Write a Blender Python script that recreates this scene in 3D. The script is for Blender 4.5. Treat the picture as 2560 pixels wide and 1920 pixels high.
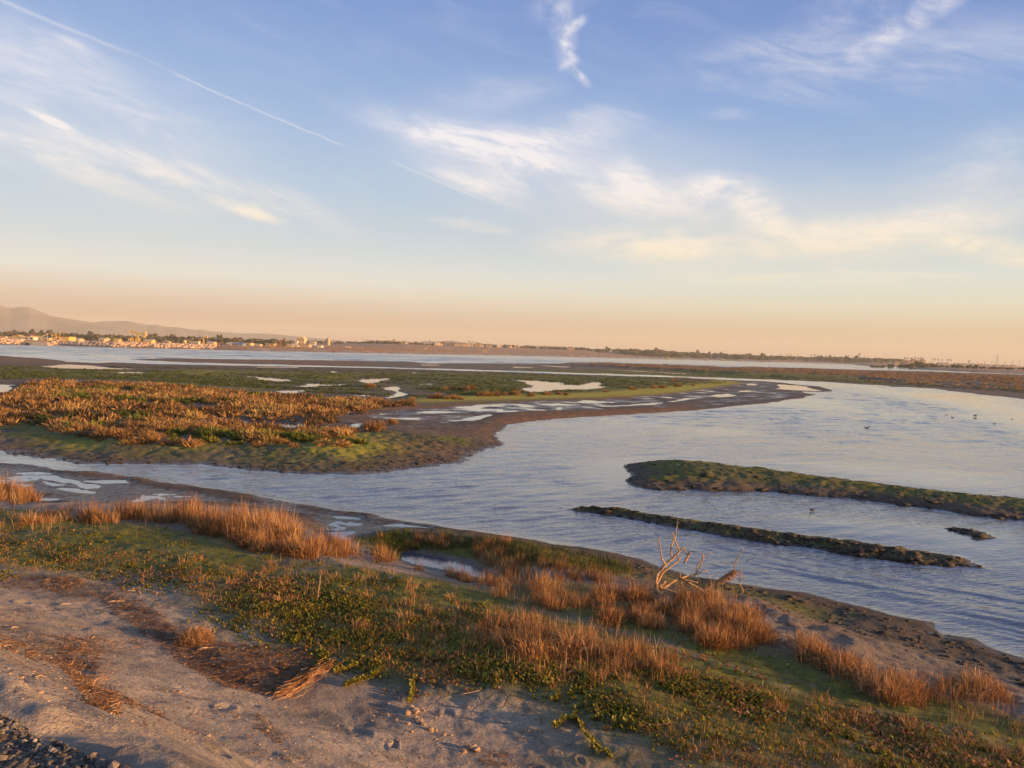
import bpy, math, random
import numpy as np
from mathutils import Matrix, Vector

# ------------------------------------------------------------------ clear
for o in list(bpy.data.objects):
    bpy.data.objects.remove(o)
SC = bpy.context.scene
COL = SC.collection
rad = math.radians

# ------------------------------------------------------------------ camera
CAM_H = 5.0
FPX = 1923.0                       # focal length in photo pixels (2560 wide)
PITCH, ROLL = 2.48, 1.70
cam_d = bpy.data.cameras.new("camera")
cam_d.sensor_width = 36.0
cam_d.lens = 36.0 * FPX / 2560.0
cam_d.clip_start, cam_d.clip_end = 0.1, 60000.0
cam = bpy.data.objects.new("camera", cam_d)
COL.objects.link(cam)
CAM_R = Matrix.Rotation(rad(90 - PITCH), 3, 'X') @ Matrix.Rotation(rad(ROLL), 3, 'Z')
cam.matrix_world = Matrix.Translation((0, 0, CAM_H)) @ CAM_R.to_4x4()
SC.camera = cam
RN = np.array(CAM_R)

# ------------------------------------------------------------------ sun and exposure
SUN_AZ, SUN_EL = 103.0, 6.0        # clockwise from the view direction, elevation
sd = (math.sin(rad(SUN_AZ)) * math.cos(rad(SUN_EL)), math.cos(rad(SUN_AZ)) * math.cos(rad(SUN_EL)), math.sin(rad(SUN_EL)))
sun_d = bpy.data.lights.new("sun", 'SUN')
sun_d.energy = 5.0
sun_d.angle = rad(0.5)
sun_d.color = (1.0, 0.54, 0.22)
sun = bpy.data.objects.new("sun", sun_d)
COL.objects.link(sun)
sun.rotation_euler = Vector(sd).to_track_quat('Z', 'Y').to_euler()
vs = SC.view_settings
vs.view_transform = 'Standard'
try: vs.look = 'None'
except Exception: pass
vs.exposure, vs.gamma, vs.use_curve_mapping = 1.4, 1.0, False
SC.cycles.use_denoising = True
SC.cycles.volume_bounces = 1
SC.cycles.max_bounces = 6
SC.cycles.diffuse_bounces = 2
SC.cycles.glossy_bounces = 3
SC.cycles.transparent_max_bounces = 4

# ------------------------------------------------------------------ pixel <-> world helpers (photo pixels, 2560 x 1920)
def pdir(px, py):
    px = np.asarray(px, float); py = np.asarray(py, float)
    v = np.stack([(px - 1280) / FPX, -(py - 960) / FPX, -np.ones_like(px)], -1)
    return v @ RN.T
def unproj(px, py, z=0.0):
    d = pdir(px, py)
    t = (z - CAM_H) / np.minimum(d[..., 2], -1e-4)
    return np.stack([d[..., 0] * t, d[..., 1] * t], -1)
def at(px, py, Y):
    d = pdir(px, py); t = Y / d[..., 1]
    return np.stack([d[..., 0] * t, d[..., 1] * t, CAM_H + d[..., 2] * t], -1)
def azel(px, py):
    d = pdir(px, py); d = d / np.linalg.norm(d, axis=-1, keepdims=True)
    return float(np.degrees(np.arctan2(d[0], d[1]))), float(np.degrees(np.arcsin(d[2])))
def srgb(r, g, b):
    f = lambda c: (c / 255 / 12.92) if c / 255 <= 0.04045 else ((c / 255 + 0.055) / 1.055) ** 2.4
    return (f(r), f(g), f(b), 1.0)

# ------------------------------------------------------------------ shader helpers
class NT:
    def __init__(s, tree): s.t = tree; s.n = tree.nodes; s.l = tree.links
    def new(s, typ, **kw):
        n = s.n.new(typ)
        for k, v in kw.items(): setattr(n, k, v)
        return n
    def put(s, sock, v):
        if isinstance(v, bpy.types.NodeSocket): s.l.new(v, sock)
        elif v is not None: sock.default_value = v
    def m(s, op, a, b=None, c=None, clamp=False):
        n = s.new('ShaderNodeMath', operation=op, use_clamp=clamp)
        s.put(n.inputs[0], a); s.put(n.inputs[1], b)
        if c is not None: s.put(n.inputs[2], c)
        return n.outputs[0]
    def add(s, a, b): return s.m('ADD', a, b)
    def sub(s, a, b): return s.m('SUBTRACT', a, b)
    def mul(s, a, b): return s.m('MULTIPLY', a, b)
    def clamp(s, a): return s.m('ADD', a, 0.0, clamp=True)
    def sstep(s, v, a, b, lo=0.0, hi=1.0):
        n = s.new('ShaderNodeMapRange', interpolation_type='SMOOTHSTEP')
        s.put(n.inputs[0], v); s.put(n.inputs[1], a); s.put(n.inputs[2], b); s.put(n.inputs[3], lo); s.put(n.inputs[4], hi)
        return n.outputs[0]
    def mix(s, f, a, b, blend='MIX'):
        n = s.new('ShaderNodeMix', data_type='RGBA', blend_type=blend)
        s.put(n.inputs[0], f); s.put(n.inputs[6], a); s.put(n.inputs[7], b)
        return n.outputs[2]
    def ramp(s, f, stops, interp='LINEAR'):
        n = s.new('ShaderNodeValToRGB'); cr = n.color_ramp; cr.interpolation = interp
        while len(cr.elements) < len(stops): cr.elements.new(0.5)
        for e, (p, c) in zip(cr.elements, stops): e.position = p; e.color = c if len(c) == 4 else (*c, 1)
        s.put(n.inputs[0], f)
        return n.outputs[0]
    def noise(s, vec, scale, detail=4, rough=0.5, dist=0.0, lac=2.0):
        n = s.new('ShaderNodeTexNoise'); s.put(n.inputs['Vector'], vec)
        n.inputs['Scale'].default_value = scale; n.inputs['Detail'].default_value = detail
        n.inputs['Roughness'].default_value = rough; n.inputs['Distortion'].default_value = dist
        n.inputs['Lacunarity'].default_value = lac
        return n.outputs[0]
    def comb(s, x, y, z=0.0):
        n = s.new('ShaderNodeCombineXYZ')
        for i, v in enumerate((x, y, z)): s.put(n.inputs[i], v)
        return n.outputs[0]
    def attr(s, name, out='Fac'):
        return s.new('ShaderNodeAttribute', attribute_name=name).outputs[out]

# ------------------------------------------------------------------ world: sky with cirrus
W = bpy.data.worlds.new("World"); SC.world = W; W.use_nodes = True
W.node_tree.nodes.clear()
T = NT(W.node_tree)
tc = T.new('ShaderNodeTexCoord')
sep = T.new('ShaderNodeSeparateXYZ'); T.l.new(tc.outputs['Generated'], sep.inputs[0])
X, Y_, Z = sep.outputs
EL = T.mul(T.m('ARCSINE', Z), 57.2958)
AZ = T.mul(T.m('ARCTAN2', X, Y_), 57.2958)
elf = T.m('DIVIDE', EL, 60.0, clamp=True)
def stops(lst): return [(max(0, e) / 60.0, srgb(*c)) for e, c in lst]
rampL = T.ramp(elf, stops([(0, (160.1, 121.6, 116.1)), (1.6, (176.4, 150.2, 142.1)), (3.0, (211.0, 201.0, 186.3)), (4.6, (225.1, 231.6, 227.0)), (7.0, (201.4, 219.5, 229.0)), (10.5, (178.5, 205.8, 230.5)), (16, (152.8, 186.3, 227.3)), (23, (118.3, 157.0, 216.0)), (38, (105.1, 136.7, 191.7)), (60, (105.8, 130.8, 176.3))]))
rampR = T.ramp(elf, stops([(0, (178.1, 145.2, 120.9)), (1.8, (197.0, 185.2, 158.5)), (3.6, (220.0, 224.2, 202.8)), (5.6, (211.4, 228.8, 227.4)), (8.5, (178.5, 204.5, 222.7)), (12, (152.8, 188.0, 223.3)), (17, (125.5, 166.8, 220.7)), (23, (103.9, 143.1, 206.6)), (38, (101.9, 133.2, 189.8)), (60, (105.8, 130.8, 176.3))]))
azf = T.sstep(AZ, -30.0, 32.0)
grad = T.mix(azf, rampL, rampR)
sky = T.new('ShaderNodeTexSky', sky_type='NISHITA', sun_disc=False)
sky.sun_elevation = rad(SUN_EL); sky.sun_rotation = rad(SUN_AZ); sky.altitude = 0; sky.dust_density = 1.5
nish = T.mix(1.0, sky.outputs[0], (0.15, 0.15, 0.15, 1), 'MULTIPLY')
base = T.mix(0.08, grad, nish)
# cirrus: two fields of streaks laid over soft patches
sv = T.comb(T.add(T.mul(AZ, 0.97), T.mul(EL, -0.25)), T.add(T.mul(EL, 0.97), T.mul(AZ, 0.25)), 0.3)
mp = T.new('ShaderNodeMapping'); T.l.new(sv, mp.inputs[0]); mp.inputs['Scale'].default_value = (0.22, 0.85, 1)
N1 = T.noise(mp.outputs[0], 0.55, 9, 0.62, 0.8)
flat = T.comb(T.mul(AZ, 0.35), EL, 4.0)
N2 = T.noise(flat, 0.42, 9, 0.60, 0.5)
N3 = T.noise(T.comb(AZ, EL, 9.0), 0.8, 8, 0.62, 0.6)
def blob(px, py, rx, ry, ang=0.0):
    a0, e0 = azel(px, py); k = 57.3 / FPX
    c, s_ = math.cos(rad(ang)), math.sin(rad(ang))
    da, de = T.sub(AZ, a0), T.sub(EL, e0)
    u = T.mul(T.add(T.mul(da, c), T.mul(de, -s_)), 1 / (rx * k))      # ang > 0: long axis falls to the right
    v = T.mul(T.add(T.mul(da, s_), T.mul(de, c)), 1 / (ry * k))
    r = T.m('SQRT', T.add(T.mul(u, u), T.mul(v, v)))
    return T.sstep(r, 1.0, 0.15)
def trail(p0, p1, wpx):
    a0, e0 = azel(*p0); a1, e1 = azel(*p1); k = 57.3 / FPX
    L = math.hypot(a1 - a0, e1 - e0); ux, uy = (a1 - a0) / L, (e1 - e0) / L
    da, de = T.sub(AZ, a0), T.sub(EL, e0)
    t = T.add(T.mul(da, ux), T.mul(de, uy))
    d = T.m('ABSOLUTE', T.add(T.add(T.mul(da, -uy), T.mul(de, ux)), T.mul(T.sub(N3, 0.5), 8 * k)))
    endm = T.mul(T.sstep(t, 0, 0.12 * L), T.sstep(t, L, 0.85 * L))
    return T.mul(T.sstep(d, wpx * k, 0.0), endm)
def acc(lst):
    r = None
    for v, k in lst:
        x = T.mul(v, k); r = x if r is None else T.add(r, x)
    return r
S1 = acc([(blob(1230, 400, 300, 115, 10), 0.9), (blob(1120, 330, 330, 60, 8), .55), (blob(1450, 320, 300, 80, -20), 0.40), (blob(1580, 455, 60, 90, -55), .8), (blob(1480, 440, 330, 120, 15), .4), (blob(1190, 470, 190, 30, 20), .6),
          (blob(2300, 35, 190, 40, -24), .75), (blob(2180, 15, 220, 50, 0), .45), (blob(2200, 160, 560, 105, 3), 0.42), (blob(1900, 130, 330, 60, -8), .2),
          (blob(480, 440, 330, 42, 13), 0.75), (blob(760, 520, 220, 40, 22), 0.65),
          (blob(150, 280, 420, 190, 20), .34), (blob(120, 390, 420, 60, 14), .45), (blob(430, 320, 240, 60, 18), .35), (blob(100, 120, 260, 80, 14), .38)])
S2 = acc([(blob(1640, 500, 260, 75, 12), .75), (blob(1830, 475, 150, 52, 10), 1.25), (blob(1900, 535, 110, 55, 32), 1.0), (blob(1570, 610, 300, 62, 0), 0.85),
          (blob(2000, 610, 700, 80, -3), 0.55), (blob(2500, 630, 180, 42, 12), 1.1), (blob(2250, 560, 450, 60, -8), .4), (blob(1980, 700, 620, 32, 1), .32),
          (blob(630, 530, 170, 22, 13), .9), (blob(770, 545, 130, 12, 12), .6), (blob(400, 440, 90, 22, 12), .7), (blob(1170, 562, 150, 20, 7), 0.95), (blob(1950, 690, 130, 8, -3), .7), (blob(2250, 685, 200, 8, 3), .7),
          (blob(2480, 400, 220, 100, -10), .35), (blob(950, 740, 420, 10, -1), .2), (blob(1250, 230, 260, 60, -5), .25), (blob(1810, 282, 90, 22, 5), .25)])
S3 = acc([(blob(1400, 55, 40, 95, 0), .22), (blob(1420, 110, 34, 85, 6), .28), (blob(1440, 62, 48, 18, -30), .55), (blob(1418, 120, 42, 18, 45), .6), (blob(1422, 158, 40, 18, -20), .5), (blob(1448, 190, 48, 15, 38), .7), (blob(1390, 20, 90, 45, 0), .25),
          (blob(130, 302, 60, 11, 18), 1.0), (blob(190, 110, 60, 16, 10), .3)])
NF = T.noise(mp.outputs[0], 2.6, 6, 0.6, 0.6)
C1 = T.mul(T.mul(S1, .88), T.mul(T.sstep(N1, 0.28, 0.72), T.sstep(NF, .25, .7, .55, 1.12)))
NG = T.noise(flat, 2.2, 7, 0.62, 0.8)
C2 = T.mul(T.mul(S2, .92), T.mul(T.sstep(N2, 0.28, 0.68), T.sstep(NG, .25, .7, .55, 1.12)))
C3 = T.mul(S3, T.sstep(N3, 0.24, 0.66))
tr = acc([(trail((-200, -90), (355, 145), 6), .24), (trail((300, 118), (480, 200), 3.5), .13), (trail((410, 172), (890, 376), 3.4), .36), (trail((960, 395), (1220, 505), 4), .25)])
soft = acc([(blob(1480, 450, 760, 210, 8), .26), (blob(2150, 560, 700, 170, -4), .22), (blob(250, 330, 620, 240, 14), .16)])
veil = T.mul(T.mul(T.sstep(N1, 0.45, 0.8), T.sstep(EL, 3.0, 12.0)), 0.10)
alpha = T.m('MINIMUM', T.add(T.add(T.add(C1, C2), C3), T.add(T.add(tr, soft), veil)), 0.93)
ccol = T.mix(T.sstep(EL, 4.0, 15.0), srgb(250, 236, 204), srgb(244, 240, 243))
skyc = T.mix(alpha, base, ccol)
SKY_GAIN = 0.40
bg = T.new('ShaderNodeBackground'); T.l.new(skyc, bg.inputs[0]); bg.inputs[1].default_value = SKY_GAIN
wo = T.new('ShaderNodeOutputWorld'); T.l.new(bg.outputs[0], wo.inputs[0])
W.cycles.sampling_method = 'MANUAL'; W.cycles.sample_map_resolution = 1024

# ------------------------------------------------------------------ object helpers
def tag(o, label=None, cat=None, group=None, kind=None):
    if label: o['label'] = label
    if cat: o['category'] = cat
    if group: o['group'] = group
    if kind: o['kind'] = kind
    return o
def mk_mesh(name, verts, quads=None, tris=None, mats=(), attrs=None, smooth=False, midx=None):
    me = bpy.data.meshes.new(name)
    verts = np.asarray(verts, np.float32)
    q = np.zeros((0, 4), np.int32) if quads is None or len(quads) == 0 else np.asarray(quads, np.int32)
    t = np.zeros((0, 3), np.int32) if tris is None or len(tris) == 0 else np.asarray(tris, np.int32)
    me.vertices.add(len(verts)); me.vertices.foreach_set('co', verts.ravel())
    nl = q.size + t.size; me.loops.add(nl)
    me.loops.foreach_set('vertex_index', np.concatenate([q.ravel(), t.ravel()]).astype(np.int32))
    me.polygons.add(len(q) + len(t))
    me.polygons.foreach_set('loop_start', np.concatenate([np.arange(len(q)) * 4, q.size + np.arange(len(t)) * 3]).astype(np.int32))
    for m in mats: me.materials.append(m)
    if midx is not None: me.polygons.foreach_set('material_index', np.asarray(midx, np.int32))
    for k, v in (attrs or {}).items():
        a = me.attributes.new(k, 'FLOAT', 'POINT'); a.data.foreach_set('value', np.asarray(v, np.float32))
    me.update(calc_edges=True)
    me.polygons.foreach_set('use_smooth', np.full(len(me.polygons), bool(smooth)))
    return me
def link(name, me, parent=None, loc=None, rz=0.0, sc=None):
    o = bpy.data.objects.new(name, me); COL.objects.link(o)
    if parent: o.parent = parent
    if loc is not None: o.location = loc
    if rz: o.rotation_euler = (0, 0, rz)
    if sc is not None: o.scale = (sc, sc, sc) if np.isscalar(sc) else sc
    return o
def dup(root, loc, rz=0.0, sc=1.0):
    r = root.copy(); COL.objects.link(r); r.location = loc; r.rotation_euler = (0, 0, rz)
    r.scale = (sc, sc, sc) if np.isscalar(sc) else sc
    for ch in root.children:
        c = ch.copy(); COL.objects.link(c); c.parent = r
        for g in ch.children:
            d = g.copy(); COL.objects.link(d); d.parent = c
    return r
class MB:                                     # collects shapes into one mesh
    def __init__(s): s.v = []; s.q = []; s.t = []; s.n = 0
    def add(s, v, q=None, t=None):
        v = np.asarray(v, float).reshape(-1, 3)
        if q is not None and len(q): s.q.append(np.asarray(q) + s.n)
        if t is not None and len(t): s.t.append(np.asarray(t) + s.n)
        s.v.append(v); s.n += len(v); return s
    def box(s, c, size, rot=None):
        v = np.array([[x, y, z] for x in (-.5, .5) for y in (-.5, .5) for z in (-.5, .5)]) * np.asarray(size, float)
        if rot is not None: v = v @ np.array(rot).T
        return s.add(v + np.asarray(c, float), [[0, 1, 3, 2], [4, 6, 7, 5], [0, 4, 5, 1], [2, 3, 7, 6], [0, 2, 6, 4], [1, 5, 7, 3]])
    def bar(s, a, b, w, h=None):               # square bar from a to b
        a = np.asarray(a, float); b = np.asarray(b, float); d = b - a; L = np.linalg.norm(d); d = d / L
        up = np.array([0, 0, 1.0]) if abs(d[2]) < .9 else np.array([0, 1.0, 0])
        x = np.cross(up, d); x /= np.linalg.norm(x); y = np.cross(d, x)
        return s.box((a + b) / 2, (w, h or w, L), np.stack([x, y, d], 1))
    def tube(s, pts, radii, n=7):
        pts = np.asarray(pts, float); radii = np.broadcast_to(np.asarray(radii, float), (len(pts),))
        tang = np.gradient(pts, axis=0); tang /= np.linalg.norm(tang, axis=1, keepdims=True) + 1e-9
        ref = np.array([0.3, 0.9, 0.2]); vv = []
        for p, t_, r in zip(pts, tang, radii):
            x = np.cross(t_, ref); x /= np.linalg.norm(x) + 1e-9; y = np.cross(t_, x)
            a = np.arange(n) / n * 2 * np.pi
            vv.append(p + r * (np.cos(a)[:, None] * x + np.sin(a)[:, None] * y))
        q = [[k * n + i, k * n + (i + 1) % n, (k + 1) * n + (i + 1) % n, (k + 1) * n + i] for k in range(len(pts) - 1) for i in range(n)]
        v = np.concatenate(vv + [pts[:1], pts[-1:]]); e0, e1 = len(v) - 2, len(v) - 1; l = (len(pts) - 1) * n
        t = [[e0, (i + 1) % n, i] for i in range(n)] + [[e1, l + i, l + (i + 1) % n] for i in range(n)]
        return s.add(v, q, t)
    def lathe(s, c, prof, n=14):
        a = np.arange(n) / n * 2 * np.pi
        v = np.concatenate([np.stack([r * np.cos(a), r * np.sin(a), np.full(n, z)], 1) for r, z in prof]) + np.asarray(c, float)
        q = [[k * n + i, k * n + (i + 1) % n, (k + 1) * n + (i + 1) % n, (k + 1) * n + i] for k in range(len(prof) - 1) for i in range(n)]
        return s.add(v, q)
    def mesh(s, name, mat, smooth=False, attrs=None):
        return mk_mesh(name, np.concatenate(s.v), np.concatenate(s.q) if s.q else None, np.concatenate(s.t) if s.t else None, [mat] if mat else [], attrs, smooth)
    def build(s, name, mat, parent=None, loc=None, rz=0, smooth=False):
        return link(name, s.mesh(name, mat, smooth), parent, loc, rz)
def empty(name, loc, rz=0.0):
    o = bpy.data.objects.new(name, None); COL.objects.link(o); o.location = loc; o.rotation_euler = (0, 0, rz)
    o.empty_display_size = 0.2
    return o

# ------------------------------------------------------------------ noise and distance in numpy
def _h(ix, iy, seed):
    n = (ix.astype(np.int64) * 374761393 + iy.astype(np.int64) * 668265263 + seed * 1442695041) & 0xffffffff
    n = ((n ^ (n >> 13)) * 1274126177) & 0xffffffff
    return ((n ^ (n >> 16)) & 0xffff) / 65535.0
def vnoise(x, y, seed=0):
    ix = np.floor(x); iy = np.floor(y); fx = x - ix; fy = y - iy
    fx = fx * fx * (3 - 2 * fx); fy = fy * fy * (3 - 2 * fy)
    a, b = _h(ix, iy, seed), _h(ix + 1, iy, seed); c, d = _h(ix, iy + 1, seed), _h(ix + 1, iy + 1, seed)
    return (a + (b - a) * fx) * (1 - fy) + (c + (d - c) * fx) * fy
def fbm(x, y, octv=4, seed=0, gain=.5):         # about -1 .. 1
    s = 0; a = 1.0; n = 0
    for i in range(octv):
        s = s + a * (2 * vnoise(x, y, seed + i * 17) - 1); n += a; a *= gain
        x, y = 2.03 * (x * .8 - y * .6) + 3.1, 2.03 * (x * .6 + y * .8) + 7.7
    return s / n
def sdpoly(P, poly, margin=40.0):               # signed distance, positive inside; far points get -margin
    out = np.full(len(P), -float(margin))
    lo, hi = poly.min(0) - margin, poly.max(0) + margin
    k = np.nonzero((P[:, 0] > lo[0]) & (P[:, 0] < hi[0]) & (P[:, 1] > lo[1]) & (P[:, 1] < hi[1]))[0]
    if len(k) == 0: return out
    x, y = P[k, 0], P[k, 1]; d2 = np.full(len(k), 1e12); ins = np.zeros(len(k), bool)
    for (ax, ay), (bx, by) in zip(poly, np.roll(poly, -1, 0)):
        ex, ey = bx - ax, by - ay; L = ex * ex + ey * ey
        if L < 1e-12: continue
        wx, wy = x - ax, y - ay
        t = np.clip((wx * ex + wy * ey) / L, 0, 1)
        qx, qy = wx - ex * t, wy - ey * t
        np.minimum(d2, qx * qx + qy * qy, out=d2)
        if ay != by:
            ins ^= ((ay > y) != (by > y)) & (x < ax + (y - ay) * ex / ey)
    d = np.sqrt(d2); out[k] = np.maximum(np.where(ins, d, -d), -margin)
    return out
def sstep(v, a, b):
    t = np.clip((v - a) / (b - a), 0, 1); return t * t * (3 - 2 * t)
# ------------------------------------------------------------------ the lie of the land, traced on the water plane
def U(pts, z=0.0):
    p = np.array(pts, float); return unproj(p[:, 0], p[:, 1], z)
near_shore = [(0, 1155), (87, 1162), (162, 1176), (249, 1179), (318, 1192), (434, 1207), (521, 1221), (640, 1237), (727, 1253), (842, 1276), (929, 1285), (947, 1292),
              (1074, 1309), (1146, 1324), (1280, 1337), (1396, 1358), (1497, 1374), (1592, 1395), (1642, 1415), (1743, 1441), (1786, 1447), (1844, 1457), (1920, 1470),
              (2007, 1481), (2094, 1505), (2180, 1522), (2253, 1542), (2334, 1557), (2330, 1572), (2354, 1586), (2441, 1594), (2499, 1623), (2560, 1641)]
NEAR = np.concatenate([[(-70, 52), (-34, 34)], U(near_shore), [(14, 9.5), (24, 2), (70, -28), (70, -90), (-90, -90), (-90, 52)]])
marsh_px = [(0, 1129), (101, 1146), (217, 1161), (344, 1160), (411, 1162), (492, 1163), (640, 1177), (756, 1185), (889, 1188), (1002, 1176), (1074, 1166), (1146, 1159), (1181, 1137),
            (1220, 1124), (1256, 1114), (1259, 1102), (1238, 1090), (1256, 1074), (1280, 1061), (1367, 1050), (1482, 1042), (1598, 1034), (1743, 1027), (1844, 1016), (1920, 1009),
            (1972, 1000), (2030, 987), (2018, 980), (2056, 979), (2079, 976), (2044, 967), (1963, 958), (1920, 954), (1859, 952), (1714, 945), (1511, 939), (1280, 931.5), (929, 920.5),
            (640, 915), (376, 911), (289, 906.5), (237, 908), (179, 906), (101, 896), (0, 889)]
MARSH = np.concatenate([U(marsh_px), [(-190, 200), (-150, 90), (-60, 46)]])
bar_px = [(318, 899), (385, 896), (640, 899), (929, 903), (1031, 904.4), (1074, 909), (1090, 908), (1280, 909), (1396, 909), (1419, 906.5), (1511, 906), (1627, 912), (1801, 918), (1888, 917),
          (1978, 921), (2065, 924), (2209, 927), (2412, 934), (2560, 939)]
bar_lo = [(2560, 997), (2528, 994), (2455, 987), (2383, 977), (2325, 971), (2209, 964), (2065, 955), (1920, 949), (1772, 943.5), (1569, 936), (1280, 927.5), (929, 917), (640, 911), (420, 904)]
BAR = np.concatenate([U(bar_px), [(420, 390), (300, 120), (90, 50)], U(bar_lo)])
far_px = [(0, 861.5), (145, 864), (289, 869), (492, 873), (640, 876.5), (929, 882.7), (1280, 888.5), (1569, 895.5), (1772, 900), (1920, 904.5), (2122, 910), (2160, 914.5), (2200, 916), (2241, 917), (2290, 923), (2420, 930), (2560, 935)]
fp = U(far_px)
FAR = np.concatenate([[(-600, 360), (-420, 400)], fp, [(1500, 500), (5000, -200), (9000, 9000), (0, 12000), (-9000, 9000), (-4000, 200)]])
def crest_poly(front, crest, z, back):
    f = U(front); c = U(crest, z); n = c / np.linalg.norm(c, axis=1, keepdims=True)
    b = np.array(back)[:, None] if not np.isscalar(back) else back
    return np.concatenate([f, (c + n * b)[::-1]])
ISL1 = crest_poly([(1553, 1164), (1572, 1185), (1587, 1192), (1574, 1195), (1558, 1203), (1598, 1221), (1642, 1226), (1728, 1226), (1830, 1229), (1920, 1229), (2007, 1237), (2151, 1248), (2238, 1262), (2354, 1276), (2470, 1293), (2560, 1301), (2900, 1345)],
                  [(1607, 1146), (1636, 1141), (1714, 1144.5), (1786, 1152), (1920, 1166), (1992, 1176), (2094, 1189), (2180, 1202), (2325, 1217), (2470, 1231), (2560, 1239), (2900, 1275)], 0.5, 2.2)
ISL2 = crest_poly([(1396, 1266), (1448, 1279), (1468, 1282), (1526, 1292), (1613, 1306), (1714, 1325), (1830, 1344), (1920, 1358), (2036, 1371), (2166, 1395), (2296, 1412), (2426, 1421), (2470, 1423)],
                  [(1419, 1259), (1442, 1256), (1497, 1262), (1555, 1266), (1598, 1275), (1685, 1289), (1743, 1298), (1920, 1325), (2094, 1345), (2180, 1358.5), (2296, 1374), (2412, 1386), (2464, 1402)], 0.22,
                  [.1, .3, .7, .8, .8, .8, .8, .8, .8, .8, .8, .7, .2])
ISL3 = U([(2366, 1319), (2390, 1317), (2426, 1321), (2461, 1330), (2480, 1338), (2499, 1342), (2481, 1347), (2458, 1344), (2438, 1343), (2418, 1337), (2394, 1328)], 0.03)
pools_px = [
    [(78, 915), (174, 911), (214, 913.5), (289, 921), (333, 923), (260, 924.6), (145, 921)],
    [(602, 940), (640, 941.5), (712, 946), (753, 953), (700, 953.5), (640, 950)],
    [(721, 968), (756, 961), (790, 958), (805, 960), (866, 961), (842, 964.5), (770, 967.5)],
    [(695, 979), (721, 976.5), (756, 975.5), (764, 978), (744, 982), (705, 983)],
    [(890, 953), (918, 948), (978, 945.5), (950, 953), (929, 959)],
    [(958, 968), (990, 967), (1002, 977), (1025, 986), (1000, 991), (967, 996), (985, 982)],
    [(866, 982), (900, 986), (930, 990), (905, 991)],
    [(1283, 949), (1352, 951), (1425, 957.5), (1400, 960), (1454, 961.5), (1482, 955), (1508, 957), (1494, 962.5), (1532, 969), (1468, 974), (1375, 975), (1375, 980), (1323, 981), (1297, 972), (1326, 969), (1309, 962), (1306, 956)],
    [(1338, 1011), (1390, 1008), (1445, 1012), (1380, 1015)],
    [(1425, 1006), (1470, 1001), (1518, 1007), (1470, 1008.5)],
    [(1520, 1016), (1600, 1010), (1680, 1001), (1714, 995), (1745, 997), (1700, 1005), (1620, 1013)],
    [(1770, 990), (1821, 984), (1830, 988), (1800, 993)],
    [(1830, 981), (1873, 975), (1880, 979), (1850, 983)],
    [(1855, 964), (1878, 959), (1890, 963), (1870, 965)],
    [(1960, 962), (1990, 963), (2035, 976), (2000, 976), (1945, 972)],
    [(857, 1033), (900, 1031), (987, 1032), (960, 1037), (880, 1038)],
    [(1031, 1030), (1090, 1027), (1161, 1030), (1080, 1034)],
    [(1126, 1053), (1180, 1042), (1227, 1033), (1235, 1038), (1190, 1052)],
    [(866, 1072), (880, 1061), (906, 1058), (900, 1068)],
    [(1132, 1020), (1190, 1013), (1262, 1009), (1250, 1015), (1170, 1022)],
    [(600, 1052), (690, 1055), (764, 1062), (762, 1080), (735, 1083), (690, 1074), (620, 1066)],
    [(-60, 958), (35, 962), (15, 976), (-60, 990)],
    [(-60, 1074), (20, 1077), (38, 1081), (-60, 1088)],
    [(996, 1384), (1030, 1383), (1088, 1392), (1161, 1406), (1207, 1424), (1232, 1435), (1219, 1449), (1170, 1440), (1103, 1424), (1016, 1399)],
    [(788, 1283), (830, 1287), (898, 1298), (840, 1296)],
    [(825, 1331), (880, 1327), (905, 1331), (860, 1340), (866, 1352)],
    [(952, 1313), (1000, 1309), (1065, 1318), (1010, 1318)],
    [(42, 1182), (100, 1179), (118, 1184), (60, 1187)], [(108, 1190), (150, 1192), (185, 1204), (160, 1208), (120, 1197)], [(110, 1205), (160, 1212), (130, 1215)],
    [(190, 1208), (250, 1214), (262, 1222), (225, 1221)], [(150, 1222), (205, 1226), (255, 1231), (235, 1237), (190, 1231)], [(225, 1203), (300, 1201), (316, 1207), (262, 1209)],
    [(88, 1248), (150, 1244), (205, 1249), (214, 1255), (160, 1252), (120, 1255)], [(30, 1210), (75, 1213), (60, 1218)],
    [(640, 917), (740, 917.5), (735, 919), (640, 918.5)],
    [(820, 927.5), (838, 926.5), (850, 930), (830, 931)], [(1013, 931), (1045, 931), (1040, 933.5), (1010, 933)],
    [(1045, 960), (1078, 959.5), (1075, 962.5), (1047, 962)], [(1240, 950), (1278, 952), (1262, 956), (1250, 953)],
    [(300, 932), (345, 932), (340, 934), (305, 934)], [(310, 929), (355, 930.5), (350, 932), (315, 931)],
    [(1650, 955.5), (1690, 955), (1685, 958), (1655, 958)], [(1738, 959), (1762, 956.5), (1765, 959.5), (1745, 961)],
    [(1052, 911.5), (1098, 912), (1100, 914), (1060, 913.5)], [(1280, 917), (1330, 918.3), (1325, 920), (1280, 919)],
    [(1345, 913), (1540, 922), (1680, 931), (1745, 934), (1700, 935), (1530, 925), (1400, 918)],
]
POOLS = [U(p) for p in pools_px]
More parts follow.
